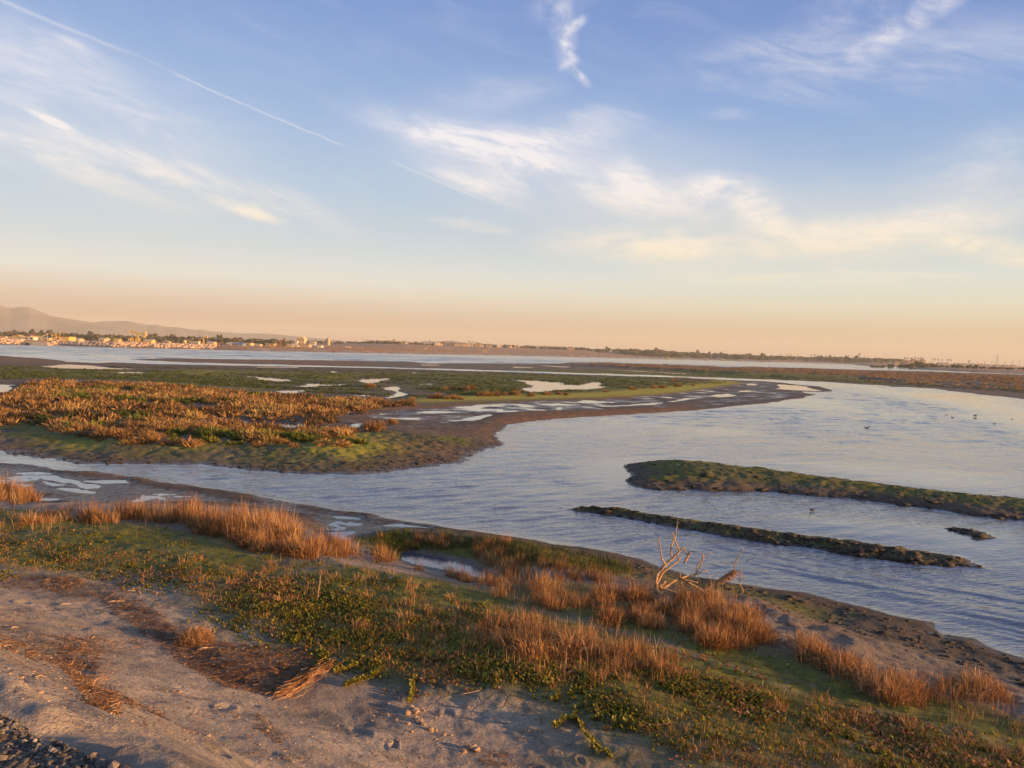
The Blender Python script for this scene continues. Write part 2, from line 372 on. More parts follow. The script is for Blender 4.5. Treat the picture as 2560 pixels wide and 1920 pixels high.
flat_px = [  # mud flats lying just at the water line
    ([(850, 1030), (1000, 1020), (1130, 1013), (1280, 1002), (1480, 997), (1640, 985), (1760, 970), (1840, 955), (1930, 955), (2079, 976), (2030, 987), (1920, 1004), (1743, 1019), (1560, 1022), (1400, 1026), (1280, 1030), (1225, 1040), (1120, 1058), (1020, 1050), (900, 1045)], 1.0),
    ([(-200, 1150), (60, 1162), (160, 1180), (320, 1197), (520, 1232), (700, 1264), (640, 1266), (500, 1270), (330, 1278), (200, 1288), (90, 1240), (-200, 1215)], 1.0),
    ([(640, 1245), (760, 1264), (900, 1292), (1060, 1318), (900, 1345), (830, 1352), (760, 1305), (650, 1268)], 1.0),
    ([(640, 950), (900, 940), (1100, 945), (1150, 985), (980, 1000), (800, 992), (640, 985)], .7),
    ([(1900, 1500), (2094, 1512), (2253, 1548), (2400, 1590), (2560, 1650), (2560, 1680), (2350, 1660), (2200, 1625), (2050, 1590)], .55),
]
FLATS = [(U(p, .05), k) for p, k in flat_px]
VEG1_px = [(-80, 1000), (35, 975), (72, 948), (127, 945), (289, 954), (521, 963), (640, 978), (814, 988), (973, 996), (1033, 997), (1030, 1004), (900, 1015), (842, 1030), (848, 1045), (760, 1050), (780, 1058),
           (892, 1076), (871, 1091), (785, 1100), (698, 1108), (640, 1100), (550, 1097), (289, 1091), (202, 1085), (139, 1074), (116, 1050), (-80, 1047)]
VEG1 = U(VEG1_px, .45)
MOUND = U([(100, 1080), (600, 1070), (900, 1060), (1050, 1085), (1180, 1105), (1050, 1130), (800, 1140), (560, 1125), (300, 1120), (110, 1110)], .3)
# levee on which the camera stands
LN = np.array([0.565, 0.826]); LO = 15.96
def bluff_h(az):
    return np.interp(az, [-60, -20, -16, -13.4, -10, -6, 0, 6, 12, 20, 24, 28, 34, 50], [0.3, .5, 3.5, 5.6, 5.8, 6.0, 6.0, 5.6, 6.0, 4.5, 4.0, 1.5, .5, .5])
REG = ["channel_bed", "ground", "marsh", "mud_island", "mud_spit", "mud_shoal", "marsh_bar", "far_shore"]
def land(P, full=False):
    x, y = P[:, 0], P[:, 1]; d = np.hypot(x, y); az = np.degrees(np.arctan2(x, y))
    jit = fbm(x * .9, y * .9, 4, 5) * np.minimum(.35, .012 * d) + fbm(x * .12, y * .12, 3, 6) * np.clip((d - 40) * .02, 0, 2.0)
    n_lo = fbm(x * .15, y * .15, 4, 11); n_mid = fbm(x * .7, y * .7, 4, 12)
    near = d < 70
    n_hi = np.zeros(len(P)); n_hi[near] = fbm(x[near] * 3.3, y[near] * 3.3, 5, 13, .55)
    sN = sdpoly(P, NEAR) + jit; sM = sdpoly(P, MARSH) + jit + .3 * n_hi; s1 = sdpoly(P, ISL1, 15) + jit * .8 + .14 * n_hi; s2 = sdpoly(P, ISL2, 15) + jit * .6 + .15 * n_hi; s3 = sdpoly(P, ISL3, 8) + jit * .3
    sB = sdpoly(P, BAR) + jit; sF = sdpoly(P, FAR, 400)
    sl = LO - (x * LN[0] + y * LN[1])
    flat = np.zeros(len(P))
    for poly, k in FLATS: flat = np.maximum(flat, k * sstep(sdpoly(P, poly, 20), -.6 - .01 * d, .4 + .01 * d))
    flatz = .012 + .012 * sstep(az, 3, 9) + .055 * (n_mid * .6 + n_hi * .25 + .5 * fbm(x * .35, y * .35, 3, 31))
    # near bank and levee
    lev = np.interp(sl, [9, 10.5, 12.3, 13.9, 14.4, 23, 30, 60], [0, .22, .95, 2.25, 2.42, 2.45, .4, 0])
    zN = np.interp(sN, [-3, 0, .5, 2, 5, 8], [-.55, 0, .10, .30, .55, .82]) + .05 * n_lo * np.clip(sN, 0, 1) + .06 * n_mid * np.clip(sN * .8, 0, 1) + .034 * n_hi * np.clip(sN * 2, 0, 1)
    zN = zN + .11 * fbm(x * 1.1, y * 1.1, 4, 33) * sstep(sN, .2, 1) * sstep(sN, 6, 3.5) * sstep(x, 2.5, 5)
    if len(P) > 50: pass
    k = np.nonzero((d < 16) & (sl > 7.5) & (sl < 14.3))[0]
    if len(k):
        pr = np.random.default_rng(3); fx = pr.uniform(-9, 7, 150); fy = pr.uniform(3.5, 15, 150); fa = pr.uniform(0, 6.28, 150); fs = pr.uniform(.6, 1.3, 150)
        dz = np.zeros(len(k)); xk, yk = x[k], y[k]
        for q in range(150):
            m_ = np.nonzero((np.abs(xk - fx[q]) < .5) & (np.abs(yk - fy[q]) < .5))[0]
            if len(m_) == 0: continue
            ux = (xk[m_] - fx[q]) * math.cos(fa[q]) + (yk[m_] - fy[q]) * math.sin(fa[q]); uy = -(xk[m_] - fx[q]) * math.sin(fa[q]) + (yk[m_] - fy[q]) * math.cos(fa[q])
            r_ = np.sqrt((ux / (.17 * fs[q])) ** 2 + (uy / (.075 * fs[q])) ** 2)
            dz[m_] += .016 * np.exp(-((r_ - 1.15) / .3) ** 2) - .022 * np.exp(-(r_ / .8) ** 4)
        zN[k] += dz
    zN = zN * (1 - flat) + flat * np.minimum(zN, flatz) + lev * np.clip(sN, 0, 1)
    zN = zN + .09 * np.exp(-((sl - 14.2 + .1 * n_mid) / .13) ** 2) * sstep(x, -.6, -1.4) * sstep(n_mid, -.25, .15)
    # marsh
    v1 = sdpoly(P, VEG1, 30); v1m = np.maximum(sstep(v1, -5, 1.5), .8 * sstep(sdpoly(P, MOUND, 20), -3, 2))
    cap = .13 + .36 * v1m
    zM = np.minimum(np.interp(sM, [-4, 0, 1, 4, 8], [-.5, 0, .10, .36, .5]), cap) + (.05 * n_lo + .08 * n_mid + .09 * n_hi) * np.clip(sM * .8, 0, 1) * (.4 + .6 * v1m)
    zM = zM * (1 - flat) + flat * np.minimum(zM, flatz)
    z1 = np.interp(s1, [-3, 0, .25, 1.0, 2.6, 4], [-.5, 0, .10, .22, .43, .47]) + (.05 * n_mid + .055 * n_hi) * np.clip(s1 * 1.5, 0, 1)
    z2 = np.interp(s2, [-3, 0, .5, 1.2], [-.5, 0, .13, .24]) + (.04 * n_mid + .085 * n_hi) * np.clip(s2 * 1.5, 0, 1)
    z3 = np.interp(s3, [-3, 0, .6], [-.5, 0.01, .10]) + .05 * n_hi * np.clip(s3 * 2, 0, 1)
    capB = np.where(az > 1, np.interp(az, [1, 5, 12, 34], [.25, .9, .8, .9]), .22)
    zB = np.minimum(np.interp(sB, [-4, 0, 3, 10, 22, 40], [-.5, 0, .14, .22, .5, 1.0]), capB) + (.06 * n_lo + .05 * n_mid) * np.clip(sB * .3, 0, 1)
    b0 = np.interp(az, [-14, -8], [190, 60]); zF = np.interp(sF, [-6, 0, 4, 8, 14, 60], [-.5, 0, .8, 1.6, 2.4, 2.9]) * np.interp(az, [6, 14], [1, .6]) + bluff_h(az) * sstep(sF + 25 * fbm(x * .012, y * .012, 3, 41), b0, b0 + 150) + .25 * n_lo * np.clip(sF / 20, 0, 1)
    dike = np.clip((-16.6 - az) / 1.5, 0, 1) * np.interp(sF, [0, 6, 11, 15, 22], [0, .15, .5, .4, 0]); zF = zF + dike
    zs = np.stack([zN, zM, z1, z2, z3, zB, zF]); ss = np.stack([sN, sM, s1, s2, s3, sB, sF])
    z = zs.max(0); reg = zs.argmax(0) + 1; inside = ss.max(0) > 0
    sp = np.full(len(P), -60.0)
    for poly in POOLS: sp = np.maximum(sp, sdpoly(P, poly, 14))
    sp = sp + jit * 1.1
    slope = np.interp(d, [0, 18, 35, 70, 300], [.30, .25, .09, .014, .008])
    lip = np.where(sp > 0, -np.minimum(.25, .12 * sp) - .004, np.minimum(.05, .12 * (-sp)) * (d > 30) + slope * (-sp))
    islandish = (reg >= 3) & (reg <= 5)
    z = np.where((sp > -13.5) & (reg != 7) & ~islandish, np.minimum(z, lip), z)
    z = np.where(inside, z, np.minimum(z, -.02)); z = np.maximum(z, -.6)
    if not full: return z
    reg = np.where(ss.max(0) > -1.5, reg, 0)
    return z, reg, dict(sN=sN, sM=sM, s1=s1, s2=s2, s3=s3, sB=sB, sF=sF, sl=sl, sp=sp, v1=v1, flat=flat, d=d, az=az, n_lo=n_lo, n_mid=n_mid, n_hi=n_hi, out=ss.max(0))
def ground_at(px, py, z0=.4, it=7):
    px = np.atleast_1d(np.asarray(px, float)); py = np.atleast_1d(np.asarray(py, float)); z = np.full(len(px), z0)
    for i in range(it):
        P = unproj(px, py, z); z = .4 * z + .6 * np.maximum(land(P), 0)
    P = unproj(px, py, z); return np.concatenate([P, np.maximum(land(P), 0)[:, None]], 1)

# polar sheet round the camera's standing place, finer where it is seen larger
rr = [0.25]
while rr[-1] < 2.5: rr.append(rr[-1] * 1.09)
while rr[-1] < 12: rr.append(rr[-1] * 1.0082)
while rr[-1] < 60: rr.append(rr[-1] * 1.0042)
while rr[-1] < 3000:
    st = rr[-1] ** 2 / 9615 * .62
    if 400 < rr[-1] < 1500: st = min(st, 14)
    rr.append(rr[-1] + min(st, 250))
rr += [3600, 4600, 6000, 8000]
rr = np.array(rr)
aa = np.radians(np.concatenate([np.arange(-180, -44, 6), np.arange(-44, -37, .5), np.arange(-37, 37, .118), np.arange(37, 44, .3), np.arange(44, 180, 6)]))
RR, AA = np.meshgrid(rr, aa, indexing='ij'); GP = np.stack([(RR * np.sin(AA)).ravel(), (RR * np.cos(AA)).ravel()], 1)
GZ, GREG, GA = land(GP, True)
nr, na = len(rr), len(aa)
idx = np.arange(nr * na).reshape(nr, na); nx = np.roll(idx, -1, 1)
GQ = np.stack([idx[:-1], nx[:-1], nx[1:], idx[1:]], -1).reshape(-1, 4)[:, ::-1]
cap_t = np.stack([nx[0], idx[0], np.full(na, 0)], 1)

def ext(poly):
    """let patches that reach the photo's right edge go on past it"""
    out = []
    for x, y in poly:
        if x >= 2540: s_ = .40 if y > 1450 else (.13 if y > 1150 else .03); out.append((x + 320, y + 320 * s_))
        elif x == 0: out.append((x - 220, y))
        else: out.append((x, y))
    return out
def zone(lst, base=0.0):
    """soft painted-by-nature patches: (polygon px, z, strength, softness m)"""
    out = np.full(len(GP), base)
    for poly, z, k, soft in lst:
        out = np.maximum(out, k * sstep(sdpoly(GP, U(ext(poly), z), 25), -soft, soft))
    return out
d_, az_ = GA['d'], GA['az']
pn = fbm(GP[:, 0] * .5, GP[:, 1] * .5, 5, 51, .6); pn2 = fbm(GP[:, 0] * 1.6, GP[:, 1] * 1.6, 5, 52, .6); pnf = fbm(GP[:, 0] * .06, GP[:, 1] * .12, 5, 53, .6)
moss = zone([
    ([(1680, 1560), (1920, 1640), (2150, 1745), (2400, 1790), (2560, 1830), (2560, 1720), (2380, 1700), (2180, 1690), (2020, 1640), (1900, 1600), (1760, 1545)], .75, 1.0, .5),
    ([(1250, 1470), (1400, 1500), (1560, 1560), (1800, 1640), (1960, 1700), (2150, 1790), (2560, 1860), (2560, 1810), (2200, 1740), (1850, 1600), (1600, 1530), (1400, 1460)], .75, .8, .5),
    ([(0, 1262), (120, 1290), (300, 1300), (560, 1345), (640, 1395), (900, 1420), (1250, 1510), (1300, 1480), (1000, 1400), (740, 1390), (560, 1330), (250, 1290), (0, 1245)], .8, .95, .5),
    ([(930, 1330), (1000, 1322), (1120, 1335), (1290, 1350), (1500, 1385), (1620, 1430), (1560, 1440), (1300, 1400), (1200, 1375), (1050, 1375), (950, 1350)], .35, .9, .4),
    ([(0, 1300), (300, 1330), (620, 1400), (900, 1460), (1250, 1540), (1200, 1600), (800, 1500), (300, 1420), (0, 1420)], .85, .85, 1.0),
    ([(1300, 1650), (1700, 1620), (2000, 1760), (2560, 1870), (2560, 1920), (1500, 1920), (1450, 1800)], .8, .85, 1.0),
    ([(420, 1440), (900, 1480), (1250, 1550), (1500, 1640), (1450, 1730), (1020, 1680), (720, 1600)], .9, .8, .8),
    ([(0, 1250), (220, 1285), (520, 1330), (760, 1395), (1000, 1408), (1250, 1485), (1560, 1560), (1900, 1650), (2560, 1830), (2560, 1900), (1500, 1700), (1200, 1560), (640, 1430), (0, 1330)], .85, .85, .6),
    ([(1640, 1420), (1900, 1475), (2140, 1525), (2060, 1545), (1860, 1505), (1650, 1455)], .2, .5, .5),
    ([(1240, 1500), (1680, 1590), (1960, 1660), (2560, 1800), (2560, 1740), (2000, 1620), (1700, 1540), (1480, 1440), (1280, 1400)], .7, .7, .8),
    ([(120, 1100), (300, 1105), (420, 1112), (560, 1110), (780, 1085), (900, 1075), (1060, 1095), (1060, 1120), (900, 1150), (700, 1165), (560, 1150), (300, 1128), (140, 1120)], .3, .5, 2.2),
    ([(1060, 1085), (1180, 1095), (1170, 1110), (1080, 1105)], .2, .7, 1.0),
    ([(-60, 1045), (110, 1052), (150, 1085), (300, 1100), (200, 1110), (-60, 1080)], .3, .85, 1.0),
    ([(640, 925), (1280, 935), (1720, 950), (1850, 958), (1700, 975), (1480, 992), (1280, 997), (1060, 1003), (1030, 990), (820, 984), (640, 975), (300, 945), (0, 940), (0, 920), (330, 926)], .13, .95, 8),
    ([(1280, 930), (1500, 935), (1720, 943), (1700, 941), (1920, 946), (2065, 953), (1920, 940), (1700, 931), (1300, 925)], .13, .8, 6),
    ([(1560, 920), (1750, 935), (1920, 945), (2100, 953), (2250, 963), (2100, 942), (1920, 936)], .2, .8, 6),
])
moss = np.where(GREG == 3, .62 * sstep(GA['s1'], .3, 1.6) * sstep(GZ, .03, .2), moss); moss = np.where(GREG == 4, .30, moss); moss = np.where(GREG == 5, .15, moss)
moss = np.clip(moss * (1.05 + .5 * pn + .5 * pn2 * np.clip(60 / (d_ + 1), .1, 1)), 0, 1) * sstep(GZ, .02, .08)
lime = zone([
    ([(1040, 1003), (1280, 996), (1480, 991), (1640, 982), (1760, 968), (1850, 955), (1800, 951), (1700, 964), (1500, 982), (1280, 989), (1060, 996)], .13, 1.7, 3.0),
    ([(860, 1085), (920, 1090), (960, 1115), (880, 1140), (760, 1120), (800, 1100)], .35, .8, 1.2),
    ([(150, 1098), (330, 1105), (230, 1118), (140, 1110)], .3, .6, .8), ([(430, 1108), (560, 1108), (520, 1122), (420, 1120)], .3, .5, .8),
    ([(780, 945), (870, 936), (850, 948)], .13, .8, 4), ([(500, 925), (560, 930), (520, 938), (430, 930)], .13, .6, 5),
])
lime = np.clip(lime * (1 + .5 * pn2 + .5 * pn), 0, 1)
rust = zone([
    ([(1030, 1080), (1240, 1062), (1260, 1075), (1230, 1100), (1060, 1095)], .1, .7, 1.5),
    ([(1200, 1052), (1280, 1032), (1420, 1026), (1600, 1018), (1760, 1005), (1700, 1030), (1480, 1040), (1280, 1058)], .08, .95, 1.5),
    ([(820, 1028), (1000, 1018), (1280, 1001), (1480, 995), (1640, 984), (1760, 972), (1850, 957), (1900, 955), (1760, 978), (1600, 996), (1280, 1010), (1000, 1026)], .05, .75, 1.5),
    ([(850, 1045), (1000, 1040), (1170, 1036), (1180, 1045), (1000, 1055)], .05, .8, 1.5),
    ([(900, 1100), (1050, 1105), (1180, 1120), (1100, 1150), (900, 1130)], .2, .5, 1.5),
    ([(0, 889), (100, 897), (240, 908), (0, 905)], .1, .8, 8), ([(320, 899), (640, 900), (929, 904), (929, 914), (640, 909), (400, 903)], .1, .75, 5),
    ([(1390, 905), (1520, 904), (1920, 916), (2200, 925), (2560, 937), (2560, 962), (2200, 940), (1920, 930), (1600, 918)], .8, .95, 5),
    ([(200, 1165), (330, 1185), (450, 1205), (330, 1200), (200, 1180)], .1, .6, .5),
    ([(1900, 1500), (2000, 1530), (2180, 1590), (2100, 1600), (1940, 1540)], .3, .6, .4),
])
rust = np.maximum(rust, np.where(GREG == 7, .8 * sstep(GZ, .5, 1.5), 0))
rust = np.clip(rust * (1 + .45 * pn + .4 * pnf), 0, 1)
straw = zone([
    ([(0, 1420), (180, 1425), (330, 1470), (420, 1530), (560, 1560), (760, 1620), (820, 1660), (690, 1750), (560, 1720), (380, 1600), (250, 1490), (0, 1460)], 1.0, .85, .35),
    ([(0, 1610), (180, 1570), (260, 1600), (190, 1700), (230, 1800), (330, 1920), (220, 1920), (120, 1760), (0, 1700)], 1.4, .55, .3),
])
straw = np.clip(straw * (1 + .9 * pn2 + .3 * pn), 0, 1)
wet = np.maximum(GA['flat'] * .45, sstep(GZ, np.where(d_ > 40, .035, .10), .005)) * (GREG > 0)
wet = np.where(GREG == 7, 0, wet)
dark = np.select([GREG == 2, (GREG == 3) | (GREG == 4) | (GREG == 5), GREG == 6, GREG == 0], [.85, .95, .7, 1.0], 0.0)  # island mud is dark, and its colour darkened further in place of shade
dark = np.where(GREG == 1, .75 * sstep(GA['sN'], 3.5, .5) + .35 * sstep(GA['sN'], 9, 3), dark)
dark = np.maximum(dark, zone([([(560, 1480), (900, 1490), (1250, 1550), (1480, 1640), (1430, 1740), (1000, 1690), (700, 1615)], .9, .75, .6), ([(1420, 1690), (1700, 1640), (2560, 1840), (2560, 1930), (1600, 1930)], .8, .7, .7),
    ([(0, 1290), (640, 1390), (1000, 1440), (1250, 1530), (900, 1510), (600, 1470), (300, 1420), (0, 1400)], .8, .45, .8), ([(1200, 1490), (1900, 1620), (2560, 1780), (2560, 1700), (1950, 1560), (1600, 1440), (1300, 1400)], .7, .7, .6),
    ([(0, 1165), (320, 1195), (640, 1240), (930, 1290), (940, 1320), (800, 1330), (640, 1290), (400, 1280), (0, 1250)], .2, .95, .5),
    ([(1880, 1490), (2560, 1660), (2560, 1770), (2300, 1710), (2000, 1610), (1860, 1530)], .4, .65, .4)]))
dark = np.clip(dark + .25 * pn * (dark > .05), 0, 1)
def sub_mesh(name, sel, mat):
    q = GQ[sel]; u, inv = np.unique(q, return_inverse=True)
    v = np.concatenate([GP[u], GZ[u][:, None]], 1)
    return mk_mesh(name, v, inv.reshape(-1, 4), None, [mat], dict(moss=moss[u], lime=lime[u], rust=rust[u], straw=straw[u], wet=wet[u], dark=dark[u]), True)

# ------------------------------------------------------------------ materials of the ground and the water
def mat_new(name):
    m = bpy.data.materials.new(name); m.use_nodes = True
    t = NT(m.node_tree); b = m.node_tree.nodes['Principled BSDF']
    return m, t, b
def flatmat(name, c, rough=.8, metal=0.0, vary=.18, scale=3.0):
    m, t, b = mat_new(name)
    tcx = t.new('ShaderNodeTexCoord'); n = t.noise(tcx.outputs['Object'], scale, 4)
    f = t.sstep(n, .3, .7, 1 - vary, 1 + vary)
    t.l.new(t.mix(1.0, (*c, 1), t.comb(f, f, f), 'MULTIPLY'), b.inputs['Base Color'])
    b.inputs['Roughness'].default_value = rough; b.inputs['Metallic'].default_value = metal
    b.inputs['Specular IOR Level'].default_value = .3
    return m
def make_ground(name, far=False):
    m, t, b = mat_new(name)
    g = t.new('ShaderNodeNewGeometry'); pos = g.outputs['Position']
    k = .06 if far else 1.0
    n1 = t.noise(pos, .55 * k, 6, .6); n2 = t.noise(pos, 4.5 * k, 6, .65); n3 = t.noise(pos, 38 * k, 4, .6); n4 = t.noise(pos, 1.7 * k, 5, .6, 1.5)
    mud = t.ramp(n1, [(.3, (.21, .175, .135)), (.5, (.335, .278, .212)), (.72, (.50, .41, .30))])
    mud = t.mix(t.sstep(n4, .50, .66, 0, .7), mud, (.125, .108, .09, 1))
    mud = t.mix(t.sstep(n2, .5, .75, 0, .5), mud, (.14, .12, .096, 1))
    mud = t.mix(t.sstep(n3, .54, .70, 0, .75), mud, (.10, .08, .062, 1))
    mud = t.mix(t.attr('dark'), mud, t.mix(1.0, mud, (.29, .265, .22, 1), 'MULTIPLY'))
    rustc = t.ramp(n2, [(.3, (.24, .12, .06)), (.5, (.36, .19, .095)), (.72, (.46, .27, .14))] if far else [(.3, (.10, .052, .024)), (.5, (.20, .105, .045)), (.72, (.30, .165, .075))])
    c = t.mix(t.clamp(t.mul(t.attr('rust'), t.sstep(n4, .2, .55, .5, 1.1))), mud, rustc)
    c = t.mix(t.mul(t.attr('straw'), t.sstep(n2, .25, .6)), c, t.ramp(n3, [(.35, (.035, .024, .016)), (.55, (.10, .06, .032)), (.7, (.22, .14, .08))]))
    mossc = t.ramp(n2, [(.28, (.048, .050, .009)), (.5, (.120, .125, .017)), (.75, (.23, .22, .032))])
    mk = t.clamp(t.mul(t.attr('moss'), t.sstep(t.add(t.mul(n2, .7), t.mul(n4, .5)), .36, .58, .25, 1.35)))
    c = t.mix(mk, c, mossc)
    c = t.mix(t.mul(t.attr('lime'), t.sstep(n2, .2, .5, .6, 1)), c, t.ramp(n3, [(.3, (.25, .235, .02)), (.7, (.50, .43, .04))]))
    wetv = t.attr('wet')
    c = t.mix(t.mul(wetv, .55), c, t.mix(1.0, c, (.42, .42, .45, 1), 'MULTIPLY'))
    t.l.new(c, b.inputs['Base Color'])
    t.l.new(t.sstep(t.mul(wetv, t.sstep(n2, .35, .6, .6, 1.1)), .2, .95, .92, .28), b.inputs['Roughness'])
    b.inputs['Specular IOR Level'].default_value = .35
    vo = t.new('ShaderNodeTexVoronoi', feature='DISTANCE_TO_EDGE'); wp = t.new('ShaderNodeVectorMath', operation='ADD'); t.l.new(pos, wp.inputs[0])
    nv = t.new('ShaderNodeTexNoise'); t.l.new(pos, nv.inputs['Vector']); nv.inputs['Scale'].default_value = 3.0 * k
    sv_ = t.new('ShaderNodeVectorMath', operation='SCALE'); t.l.new(nv.outputs['Color'], sv_.inputs[0]); sv_.inputs['Scale'].default_value = .35 / k; t.l.new(sv_.outputs[0], wp.inputs[1])
    t.l.new(wp.outputs[0], vo.inputs['Vector']); vo.inputs['Scale'].default_value = 2.2 * k
    crack = t.mul(t.sstep(vo.outputs['Distance'], .0, .045, 1, 0), t.sstep(n1, .45, .6))
    c = t.mix(t.mul(crack, .45), c, (.05, .04, .03, 1)); t.l.new(c, b.inputs['Base Color'])
    h = t.add(t.mul(crack, -.012), 0.0); h = t.add(h, t.mul(t.noise(pos, 14 * k, 5, .7), .035))
    h = t.add(t.add(t.add(h, t.mul(n2, .05)), t.mul(n3, .026)), t.add(t.mul(n4, .05), t.mul(t.noise(pos, 130 * k, 3, .6), .006)))
    bp = t.new('ShaderNodeBump'); bp.inputs['Strength'].default_value = .8; bp.inputs['Distance'].default_value = 1.0 if not far else 6.0
    t.l.new(h, bp.inputs['Height']); t.l.new(bp.outputs[0], b.inputs['Normal'])
    return m
M_ground = make_ground("wet mud and algae")
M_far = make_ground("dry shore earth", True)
fr = GREG[GQ].max(1)
LABELS = {"ground": "near mud bank with trailing green plants and pale dried mud", "marsh": "low green and brown tidal marsh across the channel",
          "mud_island": "long green topped mud island in the channel", "mud_spit": "low dark bare mud spit nearer the bank", "mud_shoal": "tiny dark mud patch beside the spit's end",
          "marsh_bar": "long low brown marsh bar before the open bay", "far_shore": "far shore with orange dry bluffs beyond the bay", "channel_bed": "muddy bed under the water"}
for i, nm in enumerate(REG):
    s = np.nonzero((fr == i) & ((i > 0) | (GZ[GQ].max(1) > -.25)))[0]
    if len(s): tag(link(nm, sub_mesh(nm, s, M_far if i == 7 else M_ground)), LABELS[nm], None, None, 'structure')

bq = mk_mesh('channel_bed', [(-9000, -9000, -.75), (9000, -9000, -.75), (9000, 9000, -.75), (-9000, 9000, -.75)], [[0, 1, 2, 3]], None, [M_ground])
tag(link('channel_bed', bq), 'deep muddy bed under the channel and the bay', None, None, 'structure')
# water: one level sheet; ripples only where the wind and the current reach
wr = [5.0]
while wr[-1] < 12: wr.append(wr[-1] * 1.03)
while wr[-1] < 28: wr.append(wr[-1] + .075)
while wr[-1] < 110: wr.append(wr[-1] * 1.0042)
while wr[-1] < 200: wr.append(wr[-1] * 1.007)
while wr[-1] < 480: wr.append(wr[-1] + 1.0)
while wr[-1] < 9000: wr.append(wr[-1] * 1.06)
wr = np.array(wr); wa = np.radians(np.concatenate([np.arange(-180, -38, 10), np.arange(-38, 40, .42), np.arange(40, 180, 10)]))
WR, WA = np.meshgrid(wr, wa, indexing='ij'); WP = np.stack([(WR * np.sin(WA)).ravel(), (WR * np.cos(WA)).ravel()], 1)
outer = np.max([sdpoly(WP, p, 30) for p in (NEAR, MARSH, ISL1, ISL2, ISL3, BAR)], 0)
rip = sstep(-outer, -.4, .3)
calm = np.zeros(len(WP))
for poly, k, soft in [(U([(1480, 1150), (1570, 1150), (1600, 1215), (1500, 1225), (1440, 1190)]), .75, 1.5), (U([(1950, 1285), (2250, 1300), (2560, 1330), (2560, 1420), (2500, 1410), (2300, 1370), (2000, 1320)]), .8, 1.5),
                      (U([(1900, 1150), (2200, 1160), (2560, 1190), (2560, 1235), (2200, 1205)]), .7, 2), (U([(2250, 985), (2420, 985), (2700, 1050), (2700, 1120), (2440, 1030)]), .75, 4),
                      (U([(1250, 1195), (1420, 1215), (1480, 1250), (1380, 1255), (1260, 1225)]), .35, 1), (U([(1730, 1070), (1850, 1072), (1900, 1090), (1740, 1092)]), .55, 1.5), (U([(0, 1135), (180, 1160), (220, 1175), (0, 1160)]), .8, .6)]:
    calm = np.maximum(calm, k * sstep(sdpoly(WP, poly, 20), -soft, soft))
rip = rip * (1 - calm) * np.clip(.85 + .55 * fbm(WP[:, 0] * .06, WP[:, 1] * .05, 3, 61), .35, 1.15) + .06
bay = sstep(np.hypot(WP[:, 0], WP[:, 1]), 210, 330) * sstep(-outer, 0, 3)
shore_w = sstep(sdpoly(WP, NEAR, 30), -6.5, -.8) * sstep(WP[:, 0], 2, 8)
widx = np.arange(len(wr) * len(wa)).reshape(len(wr), len(wa)); wnx = np.roll(widx, -1, 1)
WQ = np.stack([widx[:-1], wnx[:-1], wnx[1:], widx[1:]], -1).reshape(-1, 4)[:, ::-1]
M_water, t, b = mat_new("channel water")
g = t.new('ShaderNodeNewGeometry'); pos = g.outputs['Position']
def stretched(ang, sx, sy, detail, dist):
    mp = t.new('ShaderNodeMapping'); mp.inputs['Rotation'].default_value = (0, 0, rad(ang)); mp.inputs['Scale'].default_value = (sx, sy, 1)
    mp.vector_type = 'POINT'
    rot = t.new('ShaderNodeVectorRotate', rotation_type='Z_AXIS'); t.l.new(pos, rot.inputs['Vector']); rot.inputs['Angle'].default_value = rad(ang)
    sc_ = t.new('ShaderNodeVectorMath', operation='MULTIPLY'); t.l.new(rot.outputs[0], sc_.inputs[0]); sc_.inputs[1].default_value = (sx, sy, 1)
    return t.noise(sc_.outputs[0], 1.0, detail, .5, dist)
wav1 = stretched(-38, .42, 2.1, 2, .25)        # crests run up to the right
wav2 = stretched(-20, 1.1, 4.6, 3, .4)
wav3 = stretched(34, .45, 3.2, 2, .2)          # crests along the near bank
wav4 = stretched(-10, 4.0, 11.0, 3, .4)
far_w = stretched(0, .25, .5, 3, .3)
rp, sw = t.attr('ripple'), t.attr('shorewave')
hh = t.add(t.add(t.mul(wav1, .012), t.add(t.mul(wav2, .022), t.mul(wav4, .016))), t.mul(far_w, .03))
bp = t.new('ShaderNodeBump'); bp.inputs['Strength'].default_value = 1.0; bp.inputs['Distance'].default_value = 1.0
t.l.new(t.mul(hh, t.add(rp, .015)), bp.inputs['Height']); t.l.new(bp.outputs[0], b.inputs['Normal'])
b.inputs['Base Color'].default_value = (.085, .098, .122, 1); t.l.new(t.add(.03, t.add(t.mul(rp, .04), t.mul(t.attr('bay'), .10))), b.inputs['Roughness']); b.inputs['IOR'].default_value = 1.9
wd = np.hypot(WP[:, 0], WP[:, 1])
def crests(ang, along, across, seed, octv=2):
    c_, s_ = math.cos(rad(ang)), math.sin(rad(ang)); u = WP[:, 0] * c_ + WP[:, 1] * s_; v = -WP[:, 0] * s_ + WP[:, 1] * c_
    return fbm(u * along + .3 * fbm(WP[:, 0] * .2, WP[:, 1] * .2, 2, seed + 3), v * across, octv, seed, .45)
wA = (crests(36, .8, 4.2, 201) * (1 - .55 * shore_w) + .85 * shore_w * crests(-34, .55, 4.6, 211)) * .040 + .016 * crests(30, .4, 1.7, 221)
wB = .125 * crests(25, .5, 1.9, 231); wC = .28 * crests(5, .12, .52, 241)
fA = sstep(wd, 75, 35); fC = sstep(wd, 110, 220); fB = np.clip(1 - fA - fC, 0, 1)
wz = (wA * fA + wB * fB + wC * fC) * np.clip(rip - .05, 0, 1.2) * sstep(-outer, .0, 1.2) * sstep(wd, 900, 480)
WV = np.concatenate([WP, wz[:, None]], 1)
tag(link("water", mk_mesh("water", WV, WQ, None, [M_water], dict(ripple=rip, shorewave=shore_w, bay=bay), True)), "rippled tidal channel and bay water reflecting the evening sky", None, None, 'structure')

